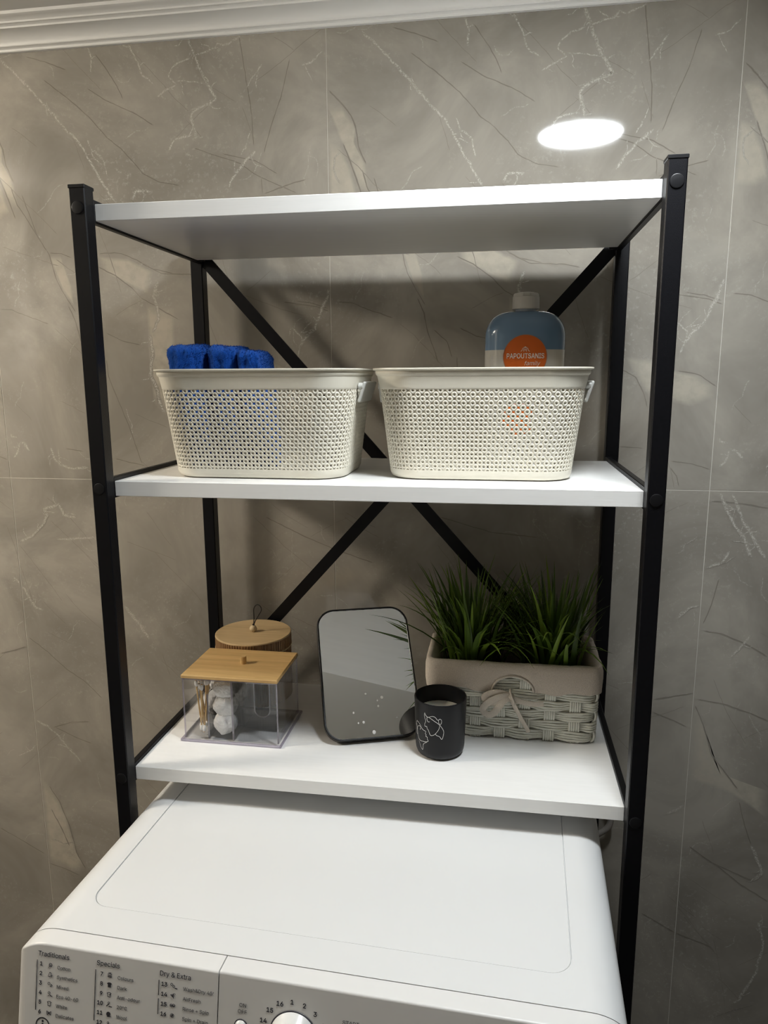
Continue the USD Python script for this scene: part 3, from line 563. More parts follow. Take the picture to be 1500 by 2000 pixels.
# ================================================================== lowest shelf: bamboo jar
Z3 = ZS[2] + 0.0005
J = thing('bamboo_jar', 'round ribbed bamboo jar with a beaded cord loop on its lid', 'jar', (0.103, 0.263, Z3))
JR = 0.0605
def ribbed(r, z0, z1, n, amp):
    a = np.arange(n * 4) / (n * 4) * 2 * np.pi
    rr = r - amp * (np.abs(np.sin(a * n / 2)) < 0.38)
    o = np.c_[rr * np.cos(a), rr * np.sin(a)]
    return loft([r3(o * 0.992, z0), r3(o, z0 + 0.0008), r3(o, z1 - 0.0008), r3(o * 0.992, z1)])
obj('body', ribbed(JR - 0.0005, 0, 0.0830, 84, 0.0009), M['bamboo_slat'], J)
ld = obj('lid', ribbed(JR, 0.0845, 0.1025, 84, 0.0009), M['bamboo_slat'], J)
obj('lid_top', lathe([(0, 0.1045), (JR - 0.0012, 0.1045), (JR - 0.0002, 0.1037), (JR, 0.1022), (0, 0.1022)], 96), M['bamboo_round'], ld, smooth=30)
obj('lid_ring', lathe([(JR - 0.003, 0.0826), (JR + 0.0004, 0.0826), (JR + 0.0007, 0.0836), (JR + 0.0004, 0.0846), (JR - 0.003, 0.0846)], 96), M['bamboo_round'], ld, smooth=40)
bead = trimesh.creation.icosphere(3, 0.0058)
obj('bead', T(bead, 0, 0, 0.1098), M['bamboo_bead'], ld, smooth=True)
lp = smooth_path([(0.0006, 0, 0.1150), (0.0035, 0, 0.1215), (0.0110, 0, 0.1345), (0.0150, -0.001, 0.1430), (0.0125, -0.001, 0.1490), (0.0075, 0, 0.1498), (0.0030, 0, 0.1450), (0.0018, 0, 0.1350), (0.0016, 0, 0.1230), (0.0004, 0, 0.1150)], 60)
obj('cord_loop', tube(lp, 0.00075, 8), M['cord_black'], J, smooth=True)
obj('cord_knot', T(trimesh.creation.icosphere(2, 0.0019), 0.0005, 0, 0.1160), M['cord_black'], J, smooth=True)

# acrylic organiser with bamboo lid
AX0, AX1, AY0, AY1 = 0.0550, 0.1935, 0.0965, 0.1990
O = thing('acrylic_organizer', 'clear acrylic box with flat bamboo lid holding cotton and swabs', 'organizer box', (AX0, AY0, Z3))
aw, ad, ah, th = AX1 - AX0, AY1 - AY0, 0.0925, 0.0020
obj('base', bx(-0.0045, aw + 0.0045, -0.0045, ad + 0.0045, 0, 0.0034, 0.0012), M['acrylic'], O)
edge = lambda pts: tube(pts, 0.0011, 6)
zf = 0.0036
obj('wall', bx(0, aw, 0, th, zf, ah), M['acrylic'], O)
obj('wall', bx(0, aw, ad - th, ad, zf, ah), M['acrylic'], O)
obj('wall', bx(0, th, th, ad - th, zf, ah), M['acrylic'], O)
obj('wall', bx(aw - th, aw, th, ad - th, zf, ah), M['acrylic'], O)
for x in (th / 2, aw - th / 2):
    for y in (th / 2, ad - th / 2):
        obj('corner_edge', bx(x - 0.0009, x + 0.0009, y - 0.0009, y + 0.0009, zf, ah, 0.0003), M['acrylic_edge'], O)
bed = []
q = 0.0012
bed = [bx(-0.0045, aw + 0.0045, -0.0048, -0.0020, 0.0002, 0.0036, 0.0006), bx(-0.0045, aw + 0.0045, ad + 0.0020, ad + 0.0048, 0.0002, 0.0036, 0.0006),
       bx(-0.0048, -0.0020, -0.0045, ad + 0.0045, 0.0002, 0.0036, 0.0006), bx(aw + 0.0020, aw + 0.0048, -0.0045, ad + 0.0045, 0.0002, 0.0036, 0.0006)]
obj('base_edge', cat_(bed), M['acrylic_edge'], O)
xd = 0.0705
obj('divider', bx(xd, xd + 0.0022, th, ad - th, zf, ah - 0.002), M['acrylic_sheet'], O)
obj('divider_edge', bx(xd - 0.0003, xd + 0.0025, th, th + 0.0014, zf, ah - 0.002, 0.0004), M['acrylic_edge'], O)
xm = 0.0345
obj('divider', bx(xm, xm + 0.0018, th, 0.046, zf, 0.070), M['acrylic_sheet'], O)
obj('divider_edge', bx(xm - 0.0002, xm + 0.0020, th + 0.0002, th + 0.0014, zf, 0.070, 0.0004), M['acrylic_edge'], O)
obj('divider', bx(th, xd, 0.046, 0.0478, zf, 0.070), M['acrylic_sheet'], O)
obj('divider_edge', bx(th, xd, 0.0456, 0.0482, zf, zf + 0.0016, 0.0004), M['acrylic_edge'], O)
pg = sbox(xd + 0.0024, zf, aw - th - 0.0002, ah - 0.002).difference(sbox(0.0905, 0.038, 0.1135, 0.2).union(shapely.Point(0.102, 0.0330).buffer(0.0115).union(sbox(0.0905, 0.033, 0.1135, 0.06))))
u = extr(pg, 0.0020); V = u.vertices.copy(); u.vertices = np.c_[V[:, 0], 0.040 + V[:, 2], V[:, 1]]; u.fix_normals()
obj('divider', u, M['acrylic_sheet'], O)
ue = [(0.0905, 0.041, ah - 0.002), (0.0905, 0.041, 0.040), (0.0905, 0.041, 0.033)] + [(0.102 - 0.0115 * math.cos(a), 0.041, 0.033 - 0.0115 * math.sin(a)) for a in np.linspace(0, math.pi, 16)] + [(0.1135, 0.041, 0.040), (0.1135, 0.041, ah - 0.002)]
obj('cutout_edge', tube(ue, 0.0011, 6), M['acrylic_edge'], O)
rim = [bx(0, aw, -0.0002, 0.0022, ah - 0.0012, ah + 0.0002), bx(0, aw, ad - 0.0022, ad + 0.0002, ah - 0.0012, ah + 0.0002), bx(-0.0002, 0.0022, 0.0022, ad - 0.0022, ah - 0.0012, ah + 0.0002), bx(aw - 0.0022, aw + 0.0002, 0.0022, ad - 0.0022, ah - 0.0012, ah + 0.0002)]
obj('top_edge', cat_(rim), M['acrylic_edge'], O)
lidb = obj('lid', bx(-0.0012, aw + 0.0012, -0.0012, ad + 0.0012, ah + 0.0004, ah + 0.0060, 0.0012), M['bamboo_lid'], O)
kb = lathe([(0, 0.0112), (0.0038, 0.0112), (0.0044, 0.0106), (0.0044, 0), (0, 0)], 32)
obj('knob', T(kb, aw * 0.525, ad * 0.50, ah + 0.0060), M['bamboo_lid'], lidb, smooth=35)

# cotton balls and swabs in it
def fluff(r, seed, sq=(1, 1, 1)):
    m = trimesh.creation.icosphere(5, r); v = np.array(m.vertices)
    d = fbm(v / r * 1.6 + seed * 9.1, 2, seed) - 0.5 + 0.35 * (fbm(v / r * 7 + seed, 3, seed + 4) - 0.5)
    m.vertices = (v * (1 + 0.30 * d)[:, None]) * sq; return m
balls = [((0.0533, 0.0240, 0.0200), 0.0176, 'lowest cotton ball at the front of the acrylic box'), ((0.0533, 0.0245, 0.0465), 0.0172, 'middle cotton ball in the front cell, on the lowest one'),
         ((0.0533, 0.0250, 0.0715), 0.0162, 'topmost cotton ball in the front cell under the lid'), ((0.0240, 0.0720, 0.0260), 0.0205, 'large cotton ball at the bottom of the left rear cell of the acrylic box'), ((0.0255, 0.0740, 0.0600), 0.0165, 'upper cotton ball in the left rear cell of the acrylic box'), ((0.0520, 0.0740, 0.0440), 0.0160, 'cotton ball in the rear cell beside the middle divider')]
for k, (c, r, lb) in enumerate(balls):
    b = thing('cotton_ball', lb, 'cotton ball', (AX0 + c[0], AY0 + c[1], Z3 + c[2]), group='cotton balls in the acrylic box')
    obj('fluff', fluff(r, k + 2, (0.98, 0.98, 1)), M['cotton'], b, smooth=True)
def swab(k, p0, p1):
    p0, p1 = np.array(p0), np.array(p1); d = p1 - p0
    s = thing('cotton_swab', 'thin bamboo stick swab standing in the left front cell of the acrylic box', 'swab', (AX0 + p0[0], AY0 + p0[1], Z3 + p0[2]), group='swabs in the acrylic box')
    obj('stick', tube([(0, 0, 0), tuple(d * 0.5), tuple(d)], 0.0011, 8), M['swab_stick'], s, smooth=True)
    for t in (0.07, 0.93):
        tip = trimesh.creation.icosphere(2, 0.0024); tip.apply_scale((1, 1, 2.1)); tip.apply_transform(trimesh.geometry.align_vectors((0, 0, 1), d / np.linalg.norm(d))); tip.apply_translation(d * t)
        obj('cotton_tip', tip, M['cotton'], s, smooth=True)
for k in range(8):
    u0, u1 = rnd.uniform(0.0150, 0.0260), 0.0105 + 0.0022 * k + rnd.uniform(-.001, .001)
    swab(k, (u0, rnd.uniform(0.012, 0.034), 0.0062), (u1 + 0.002, rnd.uniform(0.010, 0.036), 0.0800 + rnd.uniform(-.003, .004)))

# ================================================================== tilting table mirror
MW, MH, MT = 0.1333, 0.1929, 0.0115
MYAW, MTILT = 0.330, 0.718
mi = UsdGeom.Xform.Define(stage, '/World/table_mirror')
mi.AddTranslateOp().Set(Gf.Vec3d(0.2609, 0.1062, Z3 + 0.0088)); mi.AddRotateZOp().Set(math.degrees(MYAW)); mi.AddRotateXOp().Set(-math.degrees(MTILT))
mi = props(mi.GetPrim(), 'rectangular table mirror in a thin black frame, leaning back', 'mirror')
def plate(w, h, r, y0, y1, grow=0.0, mid=None):
    o = rrect(w + 2 * grow, h + 2 * grow, r + grow, 12)
    m = loft([r3(o * 0.985, y0), r3(o, y0 + 0.0015), r3(o, y1 - 0.0008), r3(o * 0.996, y1)]); V = np.array(m.vertices)
    m.vertices = np.c_[V[:, 0] + w / 2, -V[:, 2], V[:, 1] + h / 2]; m.fix_normals(); return m
# local frame: x across, z up the face, front towards -y
def annular(w, h, r, prof):
    rings = [np.c_[rrect(w + 2 * g, h + 2 * g, r + g, 12), np.full(52, y)] for g, y in prof]
    m = loft(rings, False, False); V = np.array(m.vertices); m.vertices = np.c_[V[:, 0] + w / 2, V[:, 2], V[:, 1] + h / 2]; m.fix_normals(); return m
obj('frame', annular(MW, MH, 0.024, [(-0.0005, 0.0030), (0.0, 0.0), (0.0006, -0.0010), (0.0020, -0.0010), (0.0030, 0.0), (0.0030, 0.009), (0.0015, MT), (-0.004, MT), (-0.0005, 0.0030)]), M['mirror_frame'], mi, smooth=35)
gl = loft([r3(rrect(MW, MH, 0.024, 12), 0), r3(rrect(MW, MH, 0.024, 12), 0.0022)]); V = np.array(gl.vertices); gl.vertices = np.c_[V[:, 0] + MW / 2, 0.0024 - V[:, 2] - 0.0002, V[:, 1] + MH / 2]; gl.fix_normals()
g_ = obj('glass', gl, M['mirror_glass'], mi)
bk = loft([r3(rrect(MW, MH, 0.024, 12), 0.0026), r3(rrect(MW, MH, 0.024, 12), MT - 0.0008)]); V = np.array(bk.vertices); bk.vertices = np.c_[V[:, 0] + MW / 2, V[:, 2], V[:, 1] + MH / 2]; bk.fix_normals()
obj('back_plate', bk, M['mirror_frame'], mi)
tl = MTILT   # stand leg reaching from the back plate down to the shelf
def from_world(dy, dz): return (dy * math.cos(tl) - dz * math.sin(tl) * 1.0, dy * math.sin(tl) + dz * math.cos(tl))
hz = 0.130; hy = MT - 0.001
wy, wz = hy * math.cos(tl) + hz * math.sin(tl), -hy * math.sin(tl) + hz * math.cos(tl)   # hinge, relative to the mirror's foot
ly, lz_ = wy + 0.012, -0.0066
fy, fz = ly * math.cos(tl) - lz_ * math.sin(tl), ly * math.sin(tl) + lz_ * math.cos(tl)
obj('stand', tube([(MW / 2, hy, hz), (MW / 2, (hy + fy) / 2, (hz + fz) / 2), (MW / 2, fy, fz)], 0.0035, 10, flat=(4.0, 0.5)), M['mirror_frame'], mi)
for x, z, r in ((0.060, 0.062, .0016), (0.083, 0.055, .0022), (0.076, 0.051, .0013), (0.0765, 0.043, .0016), (0.040, 0.036, .0016), (0.0455, 0.021, .0014), (0.053, 0.0215, .0019), (0.0665, 0.0065, .0026), (0.1015, 0.0245, .0011)):
    d = trimesh.creation.icosphere(2, r); d.apply_scale((1, 0.12, 1.15)); obj('water_spot', T(d, x, 0.0001, z), M['water_mark'], g_, smooth=True)

# ================================================================== candle in a black glass
CX, CY = 0.4163, 0.1210
K = thing('candle', 'black glass candle with two white line drawn faces, beside the mirror', 'candle', (CX, CY, Z3))
pf = [(0, 0.0003), (0.0240, 0.0), (0.0280, 0.0006), (0.0310, 0.0030), (0.0328, 0.0075), (0.0335, 0.013), (0.0342, 0.035), (0.0352, 0.070), (0.0356, 0.0795), (0.0353, 0.0808), (0.0346, 0.0812), (0.0338, 0.0806), (0.0335, 0.0790), (0.0318, 0.020), (0.0300, 0.010), (0, 0.009)]
obj('glass', lathe(pf, 96), M['candle_black'], K, smooth=40)
wx = obj('wax', lathe([(0, 0.0102), (0.0296, 0.0112), (0.0312, 0.020), (0.0324, 0.0580), (0.0318, 0.0574), (0.026, 0.0568), (0, 0.0566)], 64), M['wax'], K, smooth=40)
obj('wick', tube([(0, 0, 0.0560), (0.0004, 0, 0.060), (0.0016, 0, 0.0635)], 0.0008, 8), M['wick'], wx, smooth=True)
def rad_at(z):
    return float(np.interp(z, [p[1] for p in pf[1:9]], [p[0] for p in pf[1:9]]))
for ln_ in FACE_LINES:
    P = []
    for a, zz in smooth_path([(p[0], p[1]) for p in ln_], 6 * len(ln_)) if len(ln_) > 3 else ln_:
        z = zz / 1000; r = rad_at(z) + 0.00002; P.append((r * math.cos(math.radians(a)), r * math.sin(math.radians(a)), z))
    obj('line_drawing', tube(P, 0.00038, 6), M['candle_print'], K, smooth=True)

# ================================================================== wicker planter with linen liner, and artificial grass
PX, PY = 0.5135, 0.2300
PWt, PDt, PWb, PDb, PH = 0.2380, 0.130, 0.2310, 0.127, 0.1120
B = thing('wicker_basket', 'pale rectangular wicker planter basket with linen liner and tied bow', 'basket', (PX, PY, Z3))
def pdim(z):
    t = z / PH; return PWb + (PWt - PWb) * t, PDb + (PDt - PDb) * t
# inner shell
shell = [r3(rrect(*(np.array(pdim(z)) - 0.010), 0.012, 5), z) for z in (0.002, 0.030, 0.060, PH - 0.004)]
inn = [r3(rrect(*(np.array(pdim(z)) - 0.016), 0.010, 5), z) for z in (PH - 0.004, 0.050, 0.006)]
obj('shell', loft(shell + inn), M['wicker'], B, smooth=40)
# stakes every 35 mm round the box; weavers pass over and under them by turns
def perim(z, off):
    w, d = pdim(z); return rrect(w + 2 * off - 0.004, d + 2 * off - 0.004, 0.010 + off, 8)
rows = 7; rh = 0.0148; nstk = 20
def along(o, n):
    L = LineString(np.vstack([o, o[:1]])); return np.array([L.interpolate(t, normalized=True).coords[0] for t in np.arange(n) / n])
PERL = LineString(np.vstack([perim(0.03, 0), perim(0.03, 0)[:1]])).length
phase0 = 0.0
n_s = 320
for r in range(rows):
    for k in range(4):
        zc = 0.0030 + r * rh + k * rh / 4 + 0.0012
        base = along(perim(zc, 0.0), n_s); ctr = base.mean(0)
        t = np.arange(n_s) / n_s
        ov = np.cos(2 * np.pi * (t * nstk / 2) + (np.pi if r % 2 else 0))
        off = 0.0021 * np.clip(ov * 1.6, -1, 1)
        nx = np.gradient(np.vstack([base[-1:], base, base[:1]]), axis=0)[1:-1]; nx /= np.linalg.norm(nx, axis=1, keepdims=True); nrm = np.c_[nx[:, 1], -nx[:, 0]]
        P = base + nrm * off[:, None]
        wob = 0.0007 * np.sin(2 * np.pi * t * (7 + k) + r * 1.3 + k) + 0.0006 * (fbm(np.c_[t * 60, np.full((n_s, 2), r * 4 + k)], 2) - 0.5) * 2
        P3 = np.c_[P, zc + wob + 0.0009 * (1.5 - k) / 1.5 * (1 - np.clip(ov, -1, 1)) * 0.5]
        obj('weaver', tube(P3, 0.00185, 6, closed=True), M['wicker'], B, smooth=True)
for s in range(nstk):
    cs = []
    for k in range(5):
        zz = np.linspace(0.0008, 0.1045, 44); pts = []
        for z in zz:
            o = perim(z, 0.0); L = LineString(np.vstack([o, o[:1]])).length
            ls = LineString(np.vstack([o, o[:1]])); fr = ((s + 0.0) / nstk + (k - 2) * 0.0031 / L) % 1.0
            p = np.array(ls.interpolate(fr, normalized=True).coords[0]); q = np.array(ls.interpolate((fr + 0.002) % 1, normalized=True).coords[0]) - np.array(ls.interpolate((fr - 0.002) % 1, normalized=True).coords[0]); q /= np.linalg.norm(q)
            row = (z - 0.003) / rh; ph = math.cos(math.pi * (math.floor(row) + s)) if True else 0
            frac = row - math.floor(row); sg = math.sin(math.pi * min(1, max(0, frac)))
            off = -ph * 0.0026 * sg ** 0.5
            w2 = p + np.array([q[1], -q[0]]) * off
            pts.append((w2[0], w2[1], z))
        cs.append(tube(pts, 0.00175, 6))
    obj('stake', cat_(cs), M['wicker'], B, smooth=True)
# linen liner folded over the rim, with an arched opening over the handle gap at the front
nL = 260
def hem(t_xy):
    x, y = t_xy; z = 0.0735 + 0.0022 * math.sin(x * 70 + 1) + 0.0012 * math.sin(x * 170 + y * 90)
    if y < 0 and abs(x - 0.0005) < 0.0285:
        z = max(z, 0.0735 + 0.0235 * math.sqrt(max(0, 1 - ((x - 0.0005) / 0.0285) ** 2)))
    return z
secs = []
top_o = along(perim(PH, 0.0), nL)
def nrm_of(o):
    g = np.gradient(np.vstack([o[-1:], o, o[:1]]), axis=0)[1:-1]; g /= np.linalg.norm(g, axis=1, keepdims=True); return np.c_[g[:, 1], -g[:, 0]]
nn_ = nrm_of(top_o)
hz_ = np.array([hem(p) for p in top_o])
def wr(seed, amp): return amp * (fbm(np.c_[top_o * 45, np.full(nL, seed)], 3) - 0.5) * 2
outs = [(0.0045, lambda: hz_), (0.0062, lambda: hz_ + 0.0004), (0.0070, lambda: hz_ * 0.7 + (PH - 0.004) * 0.3), (0.0074, lambda: hz_ * 0.4 + (PH - 0.004) * 0.6), (0.0066, lambda: hz_ * 0.1 + (PH - 0.003) * 0.9), (0.0045, lambda: PH + 0.0012 + wr(3, .0012)), (0.0010, lambda: PH + 0.0022 + wr(4, .0012)), (-0.0040, lambda: PH + 0.0012 + wr(5, .0012)), (-0.0095, lambda: PH - 0.010 + wr(6, .001)), (-0.0120, lambda: np.full(nL, 0.060)), (-0.0130, lambda: np.full(nL, 0.030))]
for k, (o, zf_) in enumerate(outs):
    z = np.broadcast_to(zf_(), (nL,)); w, d = PWt, PDt
    sc = np.array([np.array(pdim(zz)) / np.array([PWt, PDt]) for zz in z])
    P = top_o * sc + nn_ * (o + wr(10 + k, 0.0011 if 0 < k < 8 else 0.0003))[:, None]
    secs.append(np.c_[P, z])
lin = obj('liner', loft(secs, False, False), M['linen'], B, smooth=True, label='beige linen liner folded over the rim')
# back-face thickness of the hem, piping of the arch
arc = [(0.0005 + 0.0285 * math.cos(a), 0, 0.0735 + 0.0235 * math.sin(a)) for a in np.linspace(0.06, math.pi - 0.06, 30)]
arc = [(x, -(pdim(z)[1] / 2 + 0.0046), z) for x, _, z in arc]
obj('piping', tube(arc, 0.0017, 8), M['linen_pale'], lin, smooth=True)
# tie: bow of two loops and two tails
fy_ = lambda z: -(pdim(z)[1] / 2 + 0.0060)
def ribbon(pts, w, n=40, lift=0.0):
    P = smooth_path(pts, n); return tube(P, w, 10, flat=(0.22, 1.0))
bz = 0.0690; bxx = -0.0020
tie = obj('tie', T(trimesh.creation.icosphere(3, 0.0050), bxx, fy_(bz) - 0.0035, bz), M['linen_pale'], B, smooth=True)
l1 = [(bxx, fy_(bz) - .003, bz), (-0.016, fy_(bz) - .009, bz + .001), (-0.034, fy_(bz) - .008, bz - .010), (-0.040, fy_(bz) - .006, bz - .022), (-0.034, fy_(bz) - .007, bz - .027), (-0.020, fy_(bz) - .010, bz - .016), (bxx, fy_(bz) - .005, bz - .002)]
l2 = [(bxx, fy_(bz) - .003, bz), (-0.013, fy_(bz) - .006, bz + .005), (-0.030, fy_(bz) - .006, bz + .004), (-0.039, fy_(bz) - .005, bz - .004), (-0.030, fy_(bz) - .007, bz - .008), (-0.014, fy_(bz) - .008, bz - .004), (bxx, fy_(bz) - .004, bz)]
t1 = [(bxx, fy_(bz) - .004, bz), (0.012, fy_(bz) - .005, bz - .006), (0.028, fy_(bz) - .004, bz - .009), (0.043, fy_(bz) - .003, bz - .008)]
t2 = [(bxx, fy_(bz) - .004, bz), (0.004, fy_(bz) - .006, bz - .014), (0.013, fy_(bz) - .0035, bz - .032), (0.024, fy_(bz) - .002, bz - .052)]
for nm, pts, w in (('bow_loop', l1, .0050), ('bow_loop', l2, .0046), ('bow_tail', t1, .0042), ('bow_tail', t2, .0042)):
    obj(nm, ribbon(pts, w), M['linen_pale'], tie, smooth=True)
obj('tie_wrap', tube(smooth_path([(bxx - .001, fy_(bz) - .003, bz + .010), (bxx + .001, fy_(bz) - .009, bz + .003), (bxx + .004, fy_(bz) - .009, bz - .005), (bxx + .003, fy_(bz) - .003, bz - .010)], 16), 0.0030, 8, flat=(.5, 1)), M['linen_pale'], tie, smooth=True)

# grass tufts: each blade a folded, arching strip of its own
def blade(p0, az, lean, L, w, curl, n=9):
    P = []; d = np.array([math.cos(az), math.sin(az), 0]); pos = np.array(p0, float); ang = lean
    side = np.array([-math.sin(az), math.cos(az), 0]); V = []; F = []
    for k in range(n):
        t = k / (n - 1)
        ww = w * (0.55 + 0.45 * math.sin(math.pi * min(1, 0.25 + t * 0.6))) * (1 - t ** 2.6) + 0.00018
        up = np.array([d[0] * -math.cos(ang), d[1] * -math.cos(ang), math.sin(ang)])
        V += [pos + side * ww / 2, pos - up * ww * 0.14, pos - side * ww / 2]
        pos = pos + (d * math.sin(ang) + np.array([0, 0, math.cos(ang)])) * L / (n - 1); ang += curl / (n - 1)
    for k in range(n - 1):
        a, b = 3 * k, 3 * k + 3
        for j in (0, 1): F += [(a + j, b + j, b + j + 1), (a + j, b + j + 1, a + j + 1)]
    return trimesh.Trimesh(V, F, process=False), np.array(V)
def tuft(label, cx, cy, nb, seed, hmax, spread, specials):
    r = random.Random(seed)
    G = thing('grass_plant', label, 'plant', (cx, cy, Z3 + 0.0072), group='artificial grass plants in the wicker basket')
    z0 = 0.070
    pot = lathe([(0, 0), (0.032, 0), (0.041, 0.072), (0.039, 0.073), (0.037, 0.066), (0, 0.066)], 40)
    obj('pot', pot, M['soil'], G, smooth=40)
    def ok(V):
        w = V + np.array([cx, cy, Z3 + 0.0072])
        if w[:, 1].max() > 0.3275 or w[:, 0].max() > 0.6440: return False
        if ((w[:, 0] < 0.400) & (w[:, 1] < 0.200) & (w[:, 2] < 1.07)).any(): return False
        lowp = w[w[:, 2] < Z3 + PH + 0.004]
        return bool((np.abs(lowp[:, 0] - PX) < PWt / 2 - 0.0135).all() and (np.abs(lowp[:, 1] - PY) < PDt / 2 - 0.0135).all())
    done = 0; tries = 0
    while done < nb and tries < nb * 6:
        tries += 1
        if done < len(specials): az, lean, L, w, cu, q0 = specials[done]
        else:
            az = r.uniform(0, 2 * math.pi); lean = abs(r.gauss(0, 0.26)); L = hmax * r.uniform(0.60, 1.0); w = r.uniform(0.0048, 0.0090); cu = abs(r.gauss(0, spread)) + 0.15; q0 = r.uniform(0, 0.036)
        a0 = az + r.uniform(-.6, .6); p0 = (q0 * 1.3 * math.cos(a0), q0 * math.sin(a0), z0 - 0.004)
        m, V = blade(p0, az, lean, L, w, cu)
        if not ok(V): 
            if done < len(specials): done += 1
            continue
        obj('blade', m, M['blade%d' % r.choice((0, 0, 1, 1, 2, 3))], G, smooth=True); done += 1
pi = math.pi
tuft('green artificial grass plant in the left half of the wicker basket', 0.4530, 0.2330, 200, 21, 0.178, 0.85,
     [(pi * 1.00, .45, 0.135, .006, 1.30, .034), (pi * 0.97, .40, 0.140, .006, 1.15, .034), (pi * 1.03, .35, 0.145, .006, 1.25, .034), (pi * 0.95, .30, .15, .006, 1.0, .03), (pi * 1.06, .50, .12, .007, 1.4, .034), (pi * .99, .25, .16, .006, .9, .03), (pi * 1.01, .20, .165, .005, .8, .03), (pi * 1.02, .42, .13, .005, 1.5, .034), (pi * .98, .5, .12, .006, 1.45, .034), (pi * 1.5, .5, .11, .008, 2.0, .02), (pi * 1.4, .3, .12, .007, 1.6, .03), (pi * 1.62, .6, .09, .008, 2.1, .03)])
tuft('green artificial grass plant in the right half of the wicker basket', 0.5730, 0.2330, 200, 33, 0.178, 0.85,
     [(0.10, .75, .10, .005, .3, .02), (-.15, .8, .10, .005, .3, .02), (pi * 1.5, .5, .11, .008, 2.0, .02), (pi * 1.6, .4, .12, .008, 1.8, .02), (pi * 1.42, .5, .10, .008, 1.9, .02), (pi * 1.3, .7, .12, .006, 1.2, .02)])

# ================================================================== washing machine
WMX, PSI, WMZ = 0.0268, -0.03802539, 0.8520
Wm, FY, BY = 0.595, -0.231, 0.306
m_ = thing('washing_machine', 'white front loading washing machine under the shelving rack', 'washing machine', (WMX, 0, 0), PSI)
rr = 0.034
def top_out(x0, x1, r, n=10):
    """cross-section (x,z) of the cabinet: rounded top side edges"""
    P = [(x0, 0.02)]
    for k in range(n + 1):
        a = math.pi - math.pi / 2 * k / n; P.append((x0 + r + r * math.cos(a), WMZ - r * 0.62 + r * 0.62 * math.sin(a)))
    for k in range(n + 1):
        a = math.pi / 2 - math.pi / 2 * k / n; P.append((x1 - r + r * math.cos(a), WMZ - r * 0.62 + r * 0.62 * math.sin(a)))
    P.append((x1, 0.02)); return P
def slab_y(pts, y0, y1):
    m = extr(Polygon(pts), y1 - y0); V = m.vertices.copy(); m.vertices = np.c_[V[:, 0], y0 + V[:, 2], V[:, 1]]; m.fix_normals(); return m
SEAM = -0.2095
rx0, rx1, ry0, ry1 = 0.041, 0.548, -0.172, 0.262
body = m3.Manifold.extrude(m3.CrossSection([top_out(0, Wm, rr)[::-1]]), BY - SEAM - 0.0006) if False else None
bm = slab_y(top_out(0, Wm, rr), SEAM + 0.0001, BY)
recess = extr(Polygon(rrect(rx1 - rx0, ry1 - ry0, 0.022, 10) + ((rx0 + rx1) / 2, (ry0 + ry1) / 2)), 0.05); recess.apply_translation((0, 0, WMZ - 0.0022))
def to_m(t): return m3.Manifold(m3.Mesh(np.asarray(t.vertices, np.float32), np.asarray(t.faces, np.uint32)))
cut = to_m(bm) - to_m(recess)
obj('cabinet', cut, M['enamel_white'], m_, smooth=30)
pn = loft([r3(rrect(rx1 - rx0 - 0.0012, ry1 - ry0 - 0.0012, 0.0214, 10), WMZ - 0.0022), r3(rrect(rx1 - rx0 - 0.0022, ry1 - ry0 - 0.0022, 0.0210, 10), WMZ - 0.0007)])
obj('top_panel', T(pn, (rx0 + rx1) / 2, (ry0 + ry1) / 2, 0), M['enamel_white'], m_, smooth=30)
# front fascia: leans forward towards its foot, softly rounded ends
KT = 0.2
def fascia(x0, x1, rl, rr_, z_top, z_bot):
    outl = []
    P = top_out(0, Wm, rr)
    return None
def prism_fascia(x0, x1, left_end, right_end):
    """fascia block between x0 and x1: loft of outlines across x"""
    secs = []
    N = 14
    xs = []
    if left_end: xs += [x0 + rr * (1 - math.cos(a)) for a in np.linspace(0, math.pi / 2, N)]
    else: xs += [x0]
    if right_end: xs += [x1 - rr * (1 - math.cos(a)) for a in np.linspace(math.pi / 2, 0, N)]
    else: xs += [x1]
    for x in xs:
        ztop = WMZ; yfr = 0.0
        if left_end and x < x0 + rr:
            s = 1 - (x - x0) / rr; c = math.sqrt(max(0, 1 - s * s)); ztop = WMZ - rr * 0.62 * (1 - c)
            if x < x0 + 0.012: s2 = 1 - (x - x0) / 0.012; yfr = 0.012 * (1 - math.sqrt(max(0, 1 - s2 * s2)))
        if right_end and x > x1 - rr:
            s = 1 - (x1 - x) / rr; c = math.sqrt(max(0, 1 - s * s)); ztop = WMZ - rr * 0.62 * (1 - c)
            if x > x1 - 0.012: s2 = 1 - (x1 - x) / 0.012; yfr = 0.012 * (1 - math.sqrt(max(0, 1 - s2 * s2)))
        zb_f = 0.735; f = lambda z: FY - KT * (0.849 - z) + yfr
        e = 0.0022
        secs.append(np.array([(x, SEAM - 0.0004, zb_f), (x, SEAM - 0.0004, ztop - 0.0005), (x, SEAM - 0.0010, ztop), (x, f(ztop) + e, ztop), (x, f(ztop) + e * 0.3, ztop - e * 0.3), (x, f(ztop) - 0.0001, ztop - e), (x, f(zb_f), zb_f)]))
    m = loft(secs); m.fix_normals(); return m
XS = 0.2180
fl = obj('detergent_drawer', prism_fascia(0.0, XS - 0.0006, True, False), M['fascia_white'], m_, smooth=25)
fp = obj('control_panel', prism_fascia(XS + 0.0006, Wm, False, True), M['fascia_white'], m_, smooth=25)
obj('seam_bed', bx(0.006, Wm - 0.006, SEAM - 0.004, SEAM + 0.006, 0.10, WMZ - 0.0225), M['seam_grey'], m_)
obj('front_panel', bx(0.002, Wm - 0.002, FY - 0.022, SEAM, 0.04, 0.7345, 0.004), M['enamel_white'], m_)
for x in (0.05, Wm - 0.05):
    for y in (-0.18, 0.25): obj('foot', cyl(0.02, 0, 0.045, 20, x, y), M['seam_grey'], m_)
